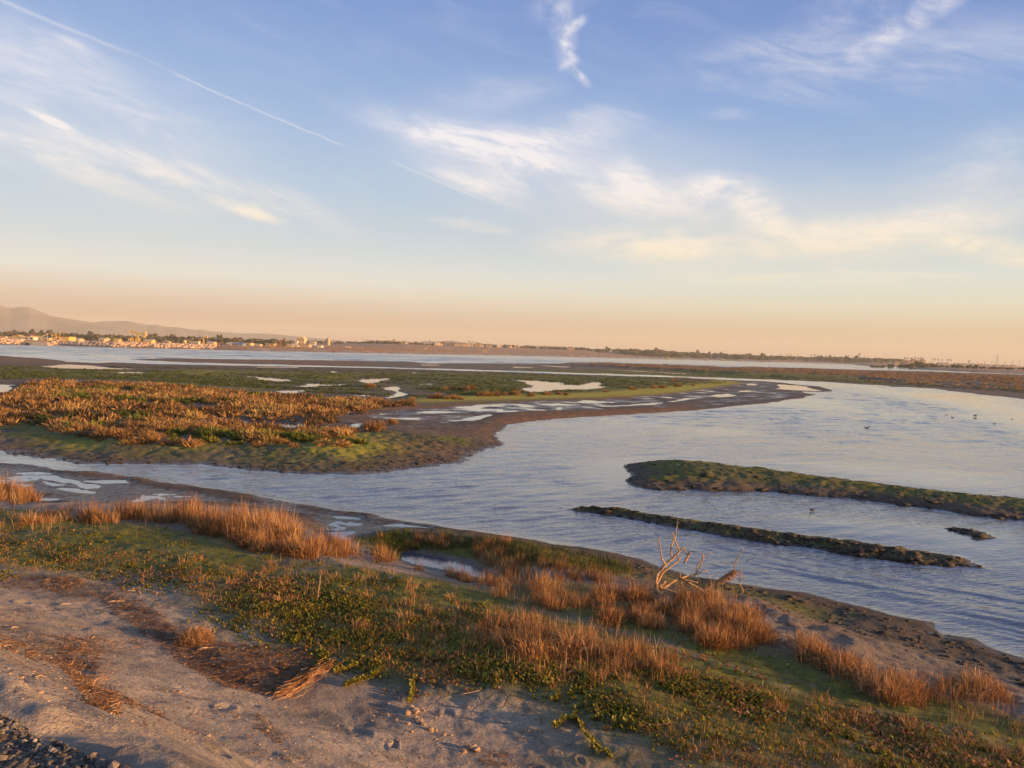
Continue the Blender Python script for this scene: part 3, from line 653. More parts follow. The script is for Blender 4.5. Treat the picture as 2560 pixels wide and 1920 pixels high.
# ------------------------------------------------------------------ mountains beyond the bay
M_mount = flatmat("dry mountain side", (.17, .13, .10), .95, vary=.4, scale=.006)
def ridge(name, prof, Y, depth, label, seed):
    pts = np.array(prof, float); px = np.linspace(pts[0, 0], pts[-1, 0], 260); py = np.interp(px, pts[:, 0], pts[:, 1])
    top = at(px, py, Y); nrow = 26; v = []
    for i in range(nrow):
        f = i / (nrow - 1)                       # 0 foot in front, .5 ridge, 1 foot behind
        h = np.clip(1 - abs(f - .55) / .55, 0, 1)
        y = Y + (f - .55) * depth; x = top[:, 0] * (y / Y)
        nz = fbm(x * .004 + seed, np.full_like(x, y * .004), 5, 71 + seed, .55)
        nz2 = fbm(x * .015 + seed, np.full_like(x, y * .015), 4, 81 + seed, .55)
        k = np.sin(f * math.pi) if f < .55 else h
        z = top[:, 2] * h ** 1.15 * (1 + (.30 * nz + .12 * nz2) * (1 - h) * 1.6) + (3 * nz2 * h)
        v.append(np.stack([x, np.full_like(x, y), np.maximum(z, -1) if 0 < i < nrow - 1 else np.full_like(x, -2)], 1))
    n = len(px); ii = np.arange(nrow * n).reshape(nrow, n)
    q = np.stack([ii[:-1, :-1], ii[:-1, 1:], ii[1:, 1:], ii[1:, :-1]], -1).reshape(-1, 4)
    return tag(link(name, mk_mesh(name, np.concatenate(v), q, None, [M_mount], None, True)), label, None, None, 'structure')
ridge("mountain", [(-420, 800), (-260, 772), (-90, 758), (0, 762), (26, 767.5), (49, 764.6), (72, 765.5), (95, 775), (130, 788), (174, 796), (231, 806), (300, 822), (380, 846), (430, 866)], 3600, 900, "tall hazy pink mountain at the far left", 1)
ridge("mountain_range", [(60, 850), (120, 825), (200, 808), (260, 802.5), (318, 801), (345, 806), (370, 811), (390, 810), (414, 816), (448, 817), (492, 824.5), (500, 822.5), (535, 828), (608, 833), (640, 832), (669, 833.5), (727, 839), (785, 845), (842, 849.5), (900, 856), (960, 868)], 4200, 900, "lower hazy mountain ridge sloping down behind the oil field", 2)
ridge("hill", [(980, 872), (1030, 860), (1060, 853), (1100, 853.5), (1132, 850.8), (1175, 857), (1215, 866), (1260, 874), (1320, 884)], 3000, 700, "small hazy hill behind the bluff houses", 3)
# ------------------------------------------------------------------ far shore: oil field, houses, trees, poles
rnd = random.Random(7); rg = np.random.default_rng(7)
def gz(x, y):
    return float(land(np.array([[x, y]], float))[0])
def far_at(px, Y, dz=0.0):
    d = pdir(px, 850.0); x = d[0] / d[1] * Y
    return Vector((x, Y, max(gz(x, Y), 0.0) + dz))
def ztop(px, py, Y): return float(at(px, py, Y)[2])
M_cream = flatmat("cream plaster", (.52, .38, .21)); M_yel = flatmat("yellow painted steel", (.66, .42, .11), .5); M_white = flatmat("white painted wall", (.62, .54, .42))
M_tan = flatmat("tan stucco", (.46, .35, .24)); M_roofred = flatmat("red clay tiles", (.30, .13, .07)); M_roofgrey = flatmat("grey brown shingles", (.20, .16, .13)); M_rooftan = flatmat("pale metal roof", (.55, .47, .33))
M_dark = flatmat("dark glass and culvert shade", (.03, .035, .04), .2); M_blue = flatmat("blue grey sheet metal", (.16, .22, .30)); M_steel = flatmat("galvanised steel", (.45, .44, .42), .5); M_conc = flatmat("sunlit concrete", (.48, .38, .27), .9)
M_rust = flatmat("rusty steel", (.30, .15, .07)); M_wood = flatmat("weathered wood", (.20, .14, .09)); M_trunk = flatmat("tree bark", (.16, .11, .08))

def gable(name, w, dpt, h, rise, wallm, roofm, label, cat, loc, rz=0.0, group=None, wins=2, door=True, kind='gable'):
    r = empty(name, loc, rz); tag(r, label, cat, group)
    m = MB(); m.box((0, 0, h / 2 - .5), (w, dpt, h + 1))
    hw, hd = w / 2, dpt / 2
    if kind == 'gable':
        m.add([(-hw, -hd, h), (-hw, hd, h), (-hw, 0, h + rise), (hw, -hd, h), (hw, hd, h), (hw, 0, h + rise)], None, [[0, 2, 1], [3, 4, 5]])
    m.build('wall', wallm, r)
    o = .35; e = rise * o / hd; m = MB(); tk = .18
    if kind == 'gable':
        for s in (-1, 1):
            a = np.array([(-hw - o, s * (hd + o), h - e), (hw + o, s * (hd + o), h - e), (hw + o, 0, h + rise), (-hw - o, 0, h + rise)], float)
            v = np.concatenate([a, a + [0, 0, tk]])
            m.add(v, [[0, 1, 2, 3], [4, 5, 6, 7], [0, 1, 5, 4], [1, 2, 6, 5], [2, 3, 7, 6], [3, 0, 4, 7]])
    elif kind == 'hip':
        rl = max(hw - hd, .3)
        m.add([(-hw - o, -hd - o, h), (hw + o, -hd - o, h), (hw + o, hd + o, h), (-hw - o, hd + o, h), (-rl, 0, h + rise), (rl, 0, h + rise)], [[0, 1, 5, 4], [2, 3, 4, 5], [3, 2, 1, 0]], [[1, 2, 5], [3, 0, 4]])
    else:
        m.box((0, 0, h + .1), (w + .4, dpt + .4, .25))
    m.build('roof', roofm, r)
    for i in range(wins):
        x = (i + .5) / wins * w - hw + (w * .08 if door else 0)
        MB().box((x, -hd - .02, h * .58), (min(1.3, w / wins * .5), .1, min(1.3, h * .4))).build('window', M_dark, r)
    if door: MB().box((-hw + .9, -hd - .03, 1.0), (.95, .1, 2.0)).build('door', M_wood, r)
    return r

# ---- pumpjacks
def pumpjack(loc, L, tilt, face, label, mat, yaw=0.0, group='pumpjacks of the oil field', tall=None):
    """L walking beam length, tilt degrees (+ horse head up), face +1 horse head on the right"""
    r = empty('pumpjack', loc, rad(yaw)); tag(r, label, 'pumpjack', group)
    H = tall or L * .62; s = face; k = L
    MB().box((0, 0, .15), (k * 1.05, k * .22, .3)).build('base', M_conc, r)
    m = MB()
    for sy in (-1, 1):
        m.bar((s * k * .02, 0, H), (s * k * .16, sy * k * .12, .3), .05 * k); m.bar((s * k * .02, 0, H), (-s * k * .10, sy * k * .10, .3), .042 * k)
    m.bar((s * k * .10, -k * .075, H * .5), (s * k * .10, k * .075, H * .5), .02 * k)
    m.build('samson_post', mat, r)
    ca, sa = math.cos(rad(tilt)), math.sin(rad(tilt))
    def bp_(u, w=0.0): return np.array([s * (u * ca - w * sa), 0, H + .05 * k + u * sa + w * ca])
    m = MB(); m.bar(bp_(-.47 * k), bp_(.45 * k), .075 * k, .10 * k); m.bar(bp_(-.05 * k, -.03 * k), bp_(.05 * k, -.03 * k), .10 * k, .06 * k); m.build('walking_beam', mat, r)
    m = MB()
    arc = [bp_(.40 * k + .16 * k * math.cos(a), .24 * k * math.sin(a)) for a in np.linspace(-1.15, 1.15, 9)]
    inner = [bp_(.44 * k, .10 * k * math.sin(a)) for a in np.linspace(-1.15, 1.15, 9)]
    n = 9; th = .06 * k
    v = np.concatenate([np.array(arc) + [0, -th, 0], np.array(inner) + [0, -th, 0], np.array(arc) + [0, th, 0], np.array(inner) + [0, th, 0]])
    q = []
    for i in range(n - 1):
        q += [[i, i + 1, n + i + 1, n + i], [2 * n + i, 2 * n + i + 1, 3 * n + i + 1, 3 * n + i], [i, i + 1, 2 * n + i + 1, 2 * n + i], [n + i, n + i + 1, 3 * n + i + 1, 3 * n + i]]
    m.add(v, q); m.build('horse_head', mat, r)
    foot = arc[4]; MB().bar(foot, (foot[0], 0, .4), .012 * k).build('bridle_rod', M_steel, r)
    MB().lathe((foot[0], 0, 0), [(.05 * k, 0), (.05 * k, .09 * k), (.025 * k, .1 * k), (.02 * k, .17 * k), (0.001, .17 * k)], 8).build('wellhead', M_rust, r)
    tail = bp_(-.46 * k); cr = np.array([-s * .34 * k, 0, .26 * k])
    for sy in (-1, 1):
        MB().bar(tail + [0, sy * .07 * k, 0], cr + [s * .06 * k, sy * .07 * k, .02 * k], .02 * k).build('pitman_arm', mat, r)
        m = MB(); m.bar(cr + [s * .08 * k, sy * .09 * k, .03 * k], cr + [-s * .13 * k, sy * .09 * k, -.05 * k], .03 * k, .07 * k)
        m.box(cr + [-s * .11 * k, sy * .10 * k, -.045 * k], (.13 * k, .05 * k, .12 * k)); m.build('counterweight', mat, r)
    m = MB(); m.box(cr + [0, 0, -.02 * k], (.17 * k, .12 * k, .14 * k)); m.box((cr[0], 0, .11 * k), (.15 * k, .14 * k, .2 * k)); m.build('gearbox', mat, r)
    m = MB(); m.box((-s * .52 * k, 0, .07 * k), (.12 * k, .1 * k, .12 * k)); m.build('motor', mat, r)
    return r
def pj(pxl, pxr, pyb, Y, tilt, face, label, mat, top):
    p = far_at((pxl + pxr) / 2, Y); L = (pxr - pxl) / FPX * Y
    return pumpjack(p, L, tilt, face, label, mat, tall=max(2.0, (ztop((pxl + pxr) / 2, top, Y) - p.z)))
pj(129, 152, 850, 470, -24, -1, "yellow pumpjack with its head down at left, beside the long yellow shed", M_yel, 836)
pj(323, 363, 856, 470, -13, 1, "largest yellow pumpjack, its horse head hanging low on the right above the boulders", M_yel, 834)
pj(498, 518, 859, 520, 17, 1, "yellow pumpjack with a tall upright horse head at the boulder bank's end", M_yel, 846)
pj(689, 713, 863, 560, 20, 1, "pumpjack with a rusty post and a steep raised beam left of the water tank", M_rust, 853)
pj(747, 761, 864, 600, -14, 1, "small yellow pumpjack with its beam sloping down below the apartment blocks", M_yel, 859)
pj(1059, 1075, 876, 760, 24, 1, "pale pumpjack standing in front of the orange bluff", M_cream, 869)
pj(1208, 1223, 880, 800, 16, 1, "small pale pumpjack low on the bluff slope below the row of houses", M_cream, 876)

# ---- industrial sheds and tanks on the left
def shed(x0, x1, top, Y, lab, wallm, roofm, kind='gable', rise=None, dpt=8.0, wins=0, door=False, name='shed', cat='shed', rz=0.0):
    c = (x0 + x1) / 2; p = far_at(c, Y); w = (x1 - x0) / FPX * Y; h = max(1.5, ztop(c, top + 1.3, Y) - p.z)
    rise = (h * .35 if kind != 'flat' else 0) if rise is None else rise
    return gable(name, w, dpt, h - rise, max(rise, .01), wallm, roofm, lab, cat, p, rz, None, wins, door, kind)
shed(-30, 24, 842.5, 520, "long low pale wall shed at the photo's left edge behind the boulders", M_cream, M_rooftan, 'flat')
shed(38, 57, 836.5, 505, "yellow barn with a steep gable end beside the white cabin", M_yel, M_yel, 'gable', 1.9, 10, rz=rad(90))
shed(24, 66, 843.5, 492, "long low tan block wall building under the yellow barn", M_tan, M_rooftan, 'flat', dpt=4)
shed(66, 90, 841.5, 470, "white cabin with two dark windows at the boulder bank", M_white, M_white, 'flat', wins=2, dpt=5, name='cabin', cat='cabin')
shed(72, 83, 835, 560, "red roofed house rising behind the white cabin", M_tan, M_roofred, 'hip', wins=2, door=True, name='house', cat='house')
shed(86, 94, 837, 565, "small house with an orange roof right of the red roofed one", M_cream, M_roofred, 'hip', wins=1, name='house', cat='house')
shed(97, 131, 843, 482, "long yellow shed left of the first pumpjack", M_yel, M_rooftan, 'gable', .6, 7, 2)
shed(158, 181, 841.5, 500, "yellow shed with a raised right end right of the first pumpjack", M_yel, M_yel, 'flat')
shed(187, 204, 844.5, 510, "low shed with a pale sloping roof between the pumpjacks", M_cream, M_rooftan, 'gable', 1.2, 7)
shed(254, 268, 843.5, 560, "small cream house among the dark trees left of the largest pumpjack", M_cream, M_rooftan, 'gable', 1.1, 8, 1)
shed(288, 300, 845.5, 520, "tiny yellow roofed hut just left of the largest pumpjack", M_yel, M_yel, 'gable', 1.4, 5)
shed(365, 384, 847.5, 500, "low yellow shed just right of the largest pumpjack", M_yel, M_rooftan, 'gable', 1.0, 6)
shed(411, 424, 850, 530, "small yellow house alone in the brush midway between pumpjacks", M_yel, M_rooftan, 'hip', 1.1, 6, 1)
shed(476, 498, 853, 515, "row of pale container cabins left of the upright pumpjack", M_white, M_white, 'flat', wins=4, dpt=3, name='cabin', cat='cabin')
shed(522, 538, 853, 540, "yellow gabled shed just right of the upright pumpjack", M_yel, M_rooftan, 'gable', 1.0, 6)
shed(543, 552, 855.5, 560, "tiny red brown gabled hut between yellow sheds", M_tan, M_roofred, 'gable', 1.2, 6)
shed(570, 582, 855, 560, "small tan shed left of the blue building", M_tan, M_rooftan, 'gable', 1.0, 6)
shed(585, 611, 855.5, 545, "blue grey metal building with a low roof by the shore", M_blue, M_blue, 'gable', 1.2, 8, name='warehouse', cat='warehouse')
shed(617, 631, 857.5, 560, "low cream flat roofed hut right of the blue building", M_cream, M_rooftan, 'flat', wins=1)
shed(636, 653, 859, 570, "long low tan shed before the steep pumpjack", M_tan, M_rooftan, 'gable', .7, 6)
shed(668, 690, 858.5, 580, "pale flat cabin row just left of the steep pumpjack", M_cream, M_rooftan, 'flat', wins=2)
shed(714, 734, 859, 600, "yellow cream shed just right of the steep pumpjack", M_yel, M_rooftan, 'gable', .8, 6)
shed(736, 746, 861, 590, "tiny pale gabled hut left of the small yellow pumpjack", M_cream, M_rooftan, 'gable', .9, 5)
shed(764, 776, 863, 610, "low tan hut right of the small yellow pumpjack", M_tan, M_rooftan, 'flat')
shed(783, 792, 862.5, 640, "tiny white gabled hut below the water tank", M_white, M_rooftan, 'gable', 1.0, 5)
shed(795, 806, 864, 640, "low white flat hut just below the water tank", M_white, M_white, 'flat')
shed(866, 876, 865, 700, "lone pale hut on the flat right of the water tank", M_cream, M_rooftan, 'gable', 1.0, 6)
shed(745, 764, 843, 980, "pale apartment block with a stepped roof on the skyline above the oil field", M_cream, M_rooftan, 'flat', dpt=14, wins=5, name='apartment_block', cat='apartment block')
shed(752, 760, 841, 1000, "taller tower of the apartment blocks on the skyline", M_white, M_white, 'flat', dpt=8, wins=2, name='apartment_block', cat='apartment block')
shed(738, 745, 851.5, 900, "low white building just left below the apartment blocks", M_white, M_rooftan, 'flat', wins=2, name='house', cat='house')
shed(775, 790, 853, 900, "long low white building between the apartments and the water tank", M_white, M_rooftan, 'flat', wins=3, name='house', cat='house')
p = far_at(461, 525); r = empty('storage_tank', p); tag(r, "round yellow tank with a domed top in the low brush", 'tank')
MB().lathe((0, 0, -.3), [(1.35, 0), (1.35, 2.5)], 16).build('tank_wall', M_yel, r); MB().lathe((0, 0, 2.2), [(1.42, 0), (1.1, .5), (.5, .8), (.01, .9)], 16).build('tank_roof', M_rooftan, r)
p = far_at(821, 900); r = empty('water_tank', p); tag(r, "cream cylindrical water tank with a domed roof on the skyline", 'water tank')
h_ = ztop(821, 846, 900) - p.z
MB().lathe((0, 0, -.5), [(2.1, 0), (2.1, h_ + .5)], 20).build('tank_wall', M_cream, r); MB().lathe((0, 0, h_), [(2.15, 0), (1.5, .6), (.6, .9), (.01, 1.0)], 20).build('tank_roof', M_cream, r)
m = MB()
for i in range(9): m.box((0, -2.13, .6 + i * h_ / 10), (.5, .06, .08))
m.bar((-.28, -2.16, 0), (-.28, -2.16, h_), .06); m.bar((.28, -2.16, 0), (.28, -2.16, h_), .06); m.build('ladder', M_steel, r)
# conveyor leaning by the yellow shed
p = far_at(110, 475); r = empty('conveyor', p); tag(r, "pale sloping conveyor leaning above the long yellow shed", 'conveyor')
MB().bar((-2.2, 0, 2.2), (2.4, 0, 4.4), 1.0, .4).build('belt', M_rooftan, r); MB().bar((2.0, 0, 0), (2.0, 0, 4.2), .25).build('leg', M_steel, r); MB().bar((-1.6, 0, 0), (-1.6, 0, 2.4), .25).build('leg', M_steel, r)
# culvert and ramp at the water
p = far_at(72, 437); r = empty('culvert', (p.x, p.y, 0)); tag(r, "concrete culvert with two dark openings at the water's edge", 'culvert')
m = MB(); m.box((0, 2, .9), (5.6, 1.2, 2.6)); m.build('headwall', M_conc, r)
for x in (-1.7, 1.8): MB().box((x, 1.36, .75), (1.1, .1, 1.5)).build('opening_shade', M_dark, r)  # flat dark panels paint the shade inside the culvert
p = far_at(104, 433); m = MB(); v = [(-5, -3, -.3), (5.5, -3, -.3), (5.5, 3, -.3), (-5, 3, -.3), (-5, 1.5, 2.3), (2.0, 1.5, 2.1), (2, 3, 2.1), (-5, 3, 2.3)]
m.add(v, [[0, 1, 5, 4], [1, 2, 6, 5], [2, 3, 7, 6], [3, 0, 4, 7], [4, 5, 6, 7], [3, 2, 1, 0]]); o = m.build('boat_ramp', M_conc, None, (p.x, p.y, 0)); tag(o, "orange lit concrete ramp sloping to the water right of the culvert", 'ramp')

# ---- boulder bank
M_rock = flatmat("pale rock", (.52, .38, .26), .9, vary=.45, scale=.9)
def rock_mesh(name, seed, n=2):
    import bmesh
    bm = bmesh.new(); bmesh.ops.create_icosphere(bm, subdivisions=1, radius=1.0)
    r_ = random.Random(seed)
    for v in bm.verts: v.co *= r_.uniform(.72, 1.2)
    me = bpy.data.meshes.new(name); bm.to_mesh(me); bm.free(); me.materials.append(M_rock); return me
RK = [rock_mesh('boulder', i) for i in range(6)]
spots = []
for i in range(760):
    px = rnd.uniform(-30, 540); Yb = float(np.interp(px, [0, 145, 289, 492, 640], [fp[0, 1], fp[1, 1], fp[2, 1], fp[3, 1], fp[4, 1]]))
    if 58 < px < 128: continue
    t_ = rnd.uniform(0, 1); Y = Yb + 2.0 + 12 * t_
    spots.append((px, Y, rnd.uniform(.55, 1.2)))
spots.sort(key=lambda s: s[1])
bd = [far_at(px, Y) for px, Y, s in spots]
for i, ((px, Y, s), p) in enumerate(zip(spots[:300], bd)):
    o = link('boulder', RK[i % 6], None, (p.x, p.y, p.z + s * .25), rnd.uniform(0, 6.3), (s * rnd.uniform(.9, 1.4), s, s * rnd.uniform(.6, .9)))
    w_ = 'left of the culvert' if px < 58 else ('between the ramp and the first pumpjack' if px < 141 else ('right of the first pumpjack' if px < 200 else 'midway between the two left pumpjacks' if px < 262 else 'left of the largest pumpjack' if px < 325 else ('below the largest pumpjack' if px < 365 else ('right of the largest pumpjack' if px < 430 else 'left of the upright pumpjack' if px < 498 else 'right of the upright pumpjack')))); tag(o, f'pale boulder of the far rock bank, {w_}', 'boulder', f'boulders {w_}')
mb = MB()
for (px, Y, s), p in zip(spots[300:], bd[300:]):
    me = RK[rnd.randrange(6)]; v = np.array([v.co for v in me.vertices]) * s * [1.2, 1, .75] + np.array([p.x, p.y, p.z + s * .2]); mb.add(v, None, [list(f.vertices) for f in me.polygons])
tag(mb.build('boulder_bank', M_rock), "further small pale rocks filling the boulder bank", None, None, 'stuff')

# ---- houses along the bluff and beyond
ROW = "houses in a row along the bluff top"
hm = [M_cream, M_white, M_tan]; rm = [M_roofred, M_roofgrey, M_rooftan]
for i in range(26):
    px = 1092 + i * 8.6 + rnd.uniform(-2, 2); Y = 1010 + i * 5 + rnd.uniform(-15, 15); p = far_at(px, Y)
    g_ = gable('house', rnd.uniform(5.0, 7.5), 7, rnd.uniform(2.6, 3.6), 1.5, hm[i % 3 if i % 4 else 0], rm[rnd.randrange(3)], "small pale stucco house with a pitched roof in the row along the bluff top", 'house', p, rad(rnd.choice([0, 90, 20])), ROW, 1, False, rnd.choice(['gable', 'hip']))
for i, (px, Y, top) in enumerate([(930, 1000, 0), (944, 1000, 0), (985, 1010, 1), (996, 1030, 0), (1008, 1010, 0), (1020, 1020, 0), (1040, 1040, 0)]):
    p = far_at(px, Y)
    gable('house', 8 if top == 0 else 6, 7, 3.0 if not top else 5.5, 1.6, hm[i % 2], rm[i % 3], "pale house among trees on the hilltop left of the bluff row" if not top else "tall white house standing above the hilltop trees", 'house', p, 0, "houses among the hilltop trees" if not top else None, 2, False, 'hip')
for i in range(13):
    px = 1175 + i * 3.4 + rnd.uniform(-1, 1); Y = 1700 + rnd.uniform(-60, 60); p = far_at(px, Y, float(np.interp(px, [1175, 1215], [9.5, 3.0])))
    gable('house', 7, 8, 4.0 + max(0, 9 - p.z) * 0, 1.6, M_white, M_roofgrey, "bright white hillside house far behind the bluff row", 'house', p, 0, "white houses on the far hillside", 1, False, 'hip')
for i in range(16):
    px = 1300 + i * 10.2 + rnd.uniform(-3, 3); Y = 1180 + rnd.uniform(-20, 40); p = far_at(px, Y)
    gable('house', rnd.uniform(6, 10), 8, rnd.uniform(2.8, 3.8), 1.6, hm[i % 3], rm[i % 2], "house with a dim roof among trees right of the bluff row", 'house', p, 0, "houses among trees on the middle bluff", 2, False, 'hip')
for px, Y, lab in [(1432, 850, "lone pale hut on the shore under the middle bluff"), (1460, 850, "small white roofed hut right beside the lone shore hut"), (1672, 900, "tiny white pump house on the shore below the big trees"), (1768, 930, "tiny pale hut on the shore right of the pump house"), (1808, 940, "little tan gate house near the right end of the shore"), (1855, 960, "last small hut on the shore before the river mouth")]:
    p = far_at(px, Y); gable('hut', 3.6, 3.5, 1.5, .6, M_cream, M_rooftan, lab, 'hut', p, 0, None, 1, False)
for i, (px, top, Y) in enumerate([(2262, 898, 1100), (2275, 901, 1080), (2286, 897, 1120), (2297, 900, 1090), (2308, 898, 1100), (2268, 906, 1020), (2290, 907, 1020), (2330, 907, 1050), (2242, 902, 1010)]):
    p = far_at(px, Y); h_ = max(2.5, ztop(px, top, Y) - p.z)
    gable('villa', 6.5, 8, h_ * .72, h_ * .28, M_tan if i % 2 else M_cream, M_roofred, "sunlit orange villa in the cluster under the tall palms at right", 'villa', p, 0, "orange villas under the palms", 2, False, 'hip')
for i in range(10):
    px = 2350 + i * 21 + rnd.uniform(-6, 6); p = far_at(px, 1250 + rnd.uniform(-40, 40))
    gable('house', 9, 8, 2.6, 1.0, M_tan, M_roofgrey, "low dim house on the flat skyline right of the villas", 'house', p, 0, "low houses on the right skyline", 1, False, 'hip')

# ---- trees
def leafmat(name, ramp):
    m, t, b = mat_new(name)
    oi = t.new('ShaderNodeObjectInfo'); a = t.attr('tint')
    f = t.clamp(t.add(a, t.mul(t.sub(oi.outputs['Random'], .5), .28)))
    c = t.ramp(f, ramp); t.l.new(c, b.inputs['Base Color'])
    b.inputs['Roughness'].default_value = .75; b.inputs['Specular IOR Level'].default_value = .15
    tr_ = t.new('ShaderNodeBsdfTranslucent'); t.l.new(c, tr_.inputs[0]); mx = t.new('ShaderNodeMixShader'); mx.inputs[0].default_value = .22
    out = [n for n in t.n if n.type == 'OUTPUT_MATERIAL'][0]
    t.l.new(b.outputs[0], mx.inputs[1]); t.l.new(tr_.outputs[0], mx.inputs[2]); t.l.new(mx.outputs[0], out.inputs[0])
    return m
M_leaf = leafmat("far tree leaves", [(0, (.055, .055, .030)), (.5, (.12, .105, .05)), (1, (.21, .165, .08))])
def crown_mesh(seed, kind='round', n=240):
    r_ = np.random.default_rng(seed)
    lob = r_.uniform(-.45, .45, (6, 3)) * [1, 1, .5] + [0, 0, .55]; lr = r_.uniform(.28, .5, 6)
    k = r_.integers(0, 6, n); u = r_.normal(size=(n, 3)); u /= np.linalg.norm(u, axis=1, keepdims=True)
    c = lob[k] + u * lr[k][:, None] * r_.uniform(.55, 1.05, (n, 1)) * [1, 1, .8]
    if kind == 'tall': c = (c - [0, 0, .5]) * [.55, .55, 1.5] + [0, 0, .6]
    a = r_.normal(size=(n, 3)); a /= np.linalg.norm(a, axis=1, keepdims=True); b_ = np.cross(a, u); b_ /= np.linalg.norm(b_, axis=1, keepdims=True) + 1e-6
    s = r_.uniform(.09, .17, (n, 1)); v = np.stack([c - a * s - b_ * s * .7, c + a * s - b_ * s * .6, c + a * s * .8 + b_ * s, c - a * s * .9 + b_ * s * .8], 1).reshape(-1, 3)
    return mk_mesh('crown', v, np.arange(4 * n).reshape(n, 4), None, [M_leaf], dict(tint=np.repeat(r_.uniform(.1, .95, n), 4)))
def trunk_mesh(seed, h=.55, r0=.045):
    r_ = np.random.default_rng(seed); m = MB(); top = np.array([r_.uniform(-.08, .08), r_.uniform(-.08, .08), h])
    m.tube([(0, 0, -.1), top * .5 + [.03, 0, 0], top], [r0, r0 * .75, r0 * .5], 6)
    for i in range(3):
        a = r_.uniform(0, 6.3); m.tube([top * .7, top + [math.cos(a) * .25, math.sin(a) * .25, .2]], [r0 * .5, r0 * .2], 5)
    return m.mesh('trunk', M_trunk)
CR = [crown_mesh(i) for i in range(5)] + [crown_mesh(9, 'tall'), crown_mesh(10, 'tall')]; TR = [trunk_mesh(i) for i in range(3)]
def tree(p, size, v, label, group):
    r = empty('tree', p, rnd.uniform(0, 6.3)); r.scale = (size * rnd.uniform(.85, 1.25), size * rnd.uniform(.85, 1.25), size); tag(r, label, 'tree', group)
    link('crown', CR[v], r); link('trunk', TR[v % 3], r); return r
EXTRA = MB(); EXT = []
def trees(n, x0, x1, Y0, Y1, topf, jit_, label, group, tall=.1, more=0):
    for i in range(more):                        # beyond the 300 largest: one mass
        px = rnd.uniform(x0, x1); Y = rnd.uniform(Y0, Y1) + 25; p = far_at(px, Y)
        s = min(10, max(1.6, (ztop(px, topf(px) + abs(rnd.gauss(0, jit_)) + .8, Y) - p.z) / 1.12)); me = CR[rnd.randrange(5)]
        v = np.empty(len(me.vertices) * 3, np.float32); me.vertices.foreach_get('co', v); v = v.reshape(-1, 4, 3)[:95]; v = (v.mean(1, keepdims=True) + (v - v.mean(1, keepdims=True)) * 1.5).reshape(-1, 3) * s * [rnd.uniform(.9, 1.3), 1, 1] + np.array(p)
        a_ = np.empty(len(me.vertices), np.float32); me.attributes['tint'].data.foreach_get('value', a_); EXT.append(a_[:len(v)])
        EXTRA.add(v, np.arange(len(v)).reshape(-1, 4))
    for i in range(n):
        px = x0 + (x1 - x0) * (i + rnd.random()) / n; Y = rnd.uniform(Y0, Y1); p = far_at(px, Y)
        top = topf(px) + abs(rnd.gauss(0, jit_)) - .3 * jit_
        s = max(1.8, (ztop(px, top, Y) - p.z) / 1.12); s = min(s, 13)
        f_ = (px - x0) / (x1 - x0); w_ = 'left third' if f_ < 1 / 3 else ('middle third' if f_ < 2 / 3 else 'right third')
        tree(p, s, rnd.randrange(5) if rnd.random() > tall else rnd.choice([5, 6]), f'{label}, in its {w_}', f'{group}, {w_}')
fl = lambda xs, ys: (lambda x: float(np.interp(x, xs, ys)))
trees(84, -20, 720, 640, 760, fl([0, 80, 150, 230, 330, 420, 560, 640, 760], [827, 829, 829, 834, 838, 838, 842, 845, 849]), 3.0, "grey green tree of the belt behind the oil field", "trees behind the oil field", more=110)
trees(30, 0, 720, 560, 630, fl([0, 230, 420, 640, 760], [836, 842, 846, 853, 857]), 3.0, "smaller tree among the oil field sheds", "trees among the oil field sheds")
trees(36, 720, 1090, 940, 1060, fl([720, 800, 900, 950, 1000, 1090], [849.5, 850.5, 852, 849, 852.5, 858]), 2.6, "dark tree of the hilltop by the water tank", "trees on the hilltop", more=110)
trees(30, 1085, 1330, 1070, 1180, fl([1085, 1200, 1330], [856.5, 859.5, 864]), 2.2, "dark tree behind the bluff's house row", "trees behind the bluff houses", more=80)
trees(56, 1310, 1930, 1120, 1300, fl([1310, 1400, 1500, 1580, 1640, 1700, 1800, 1930], [862.5, 865.5, 870, 871.5, 872, 877.5, 882, 887.5]), 2.4, "hazy tree of the middle bluff's belt", "trees along the middle bluff", .18, 190)
for px, top in [(1587, 871), (1632, 873), (1642, 874), (1668, 878)]:
    p = far_at(px, 1120); tree(p, (ztop(px, top, 1120) - p.z) / 1.1, 1, "large round dark tree standing above the middle bluff's tree belt", "large round trees on the middle bluff")
trees(34, 1930, 2260, 1200, 1400, fl([1930, 2100, 2260], [887.5, 891.5, 896.5]), 2.0, "small hazy tree of the low right skyline", "trees on the right skyline", .2, 130)
trees(25, 2180, 2580, 560, 640, fl([2180, 2260, 2300, 2340, 2440, 2500, 2580], [913, 908, 903, 909, 912, 920, 921]), 3.0, "dark shrubby tree beyond the brown marsh bar", "dark trees beyond the marsh bar", .0, 40)
tag(link('treeline', EXTRA.mesh('treeline', M_leaf, False, dict(tint=np.concatenate(EXT)))), 'further small trees filling the far tree belts', None, None, 'stuff')
M_frond = leafmat("palm fronds", [(0, (.035, .038, .02)), (1, (.11, .09, .045))])
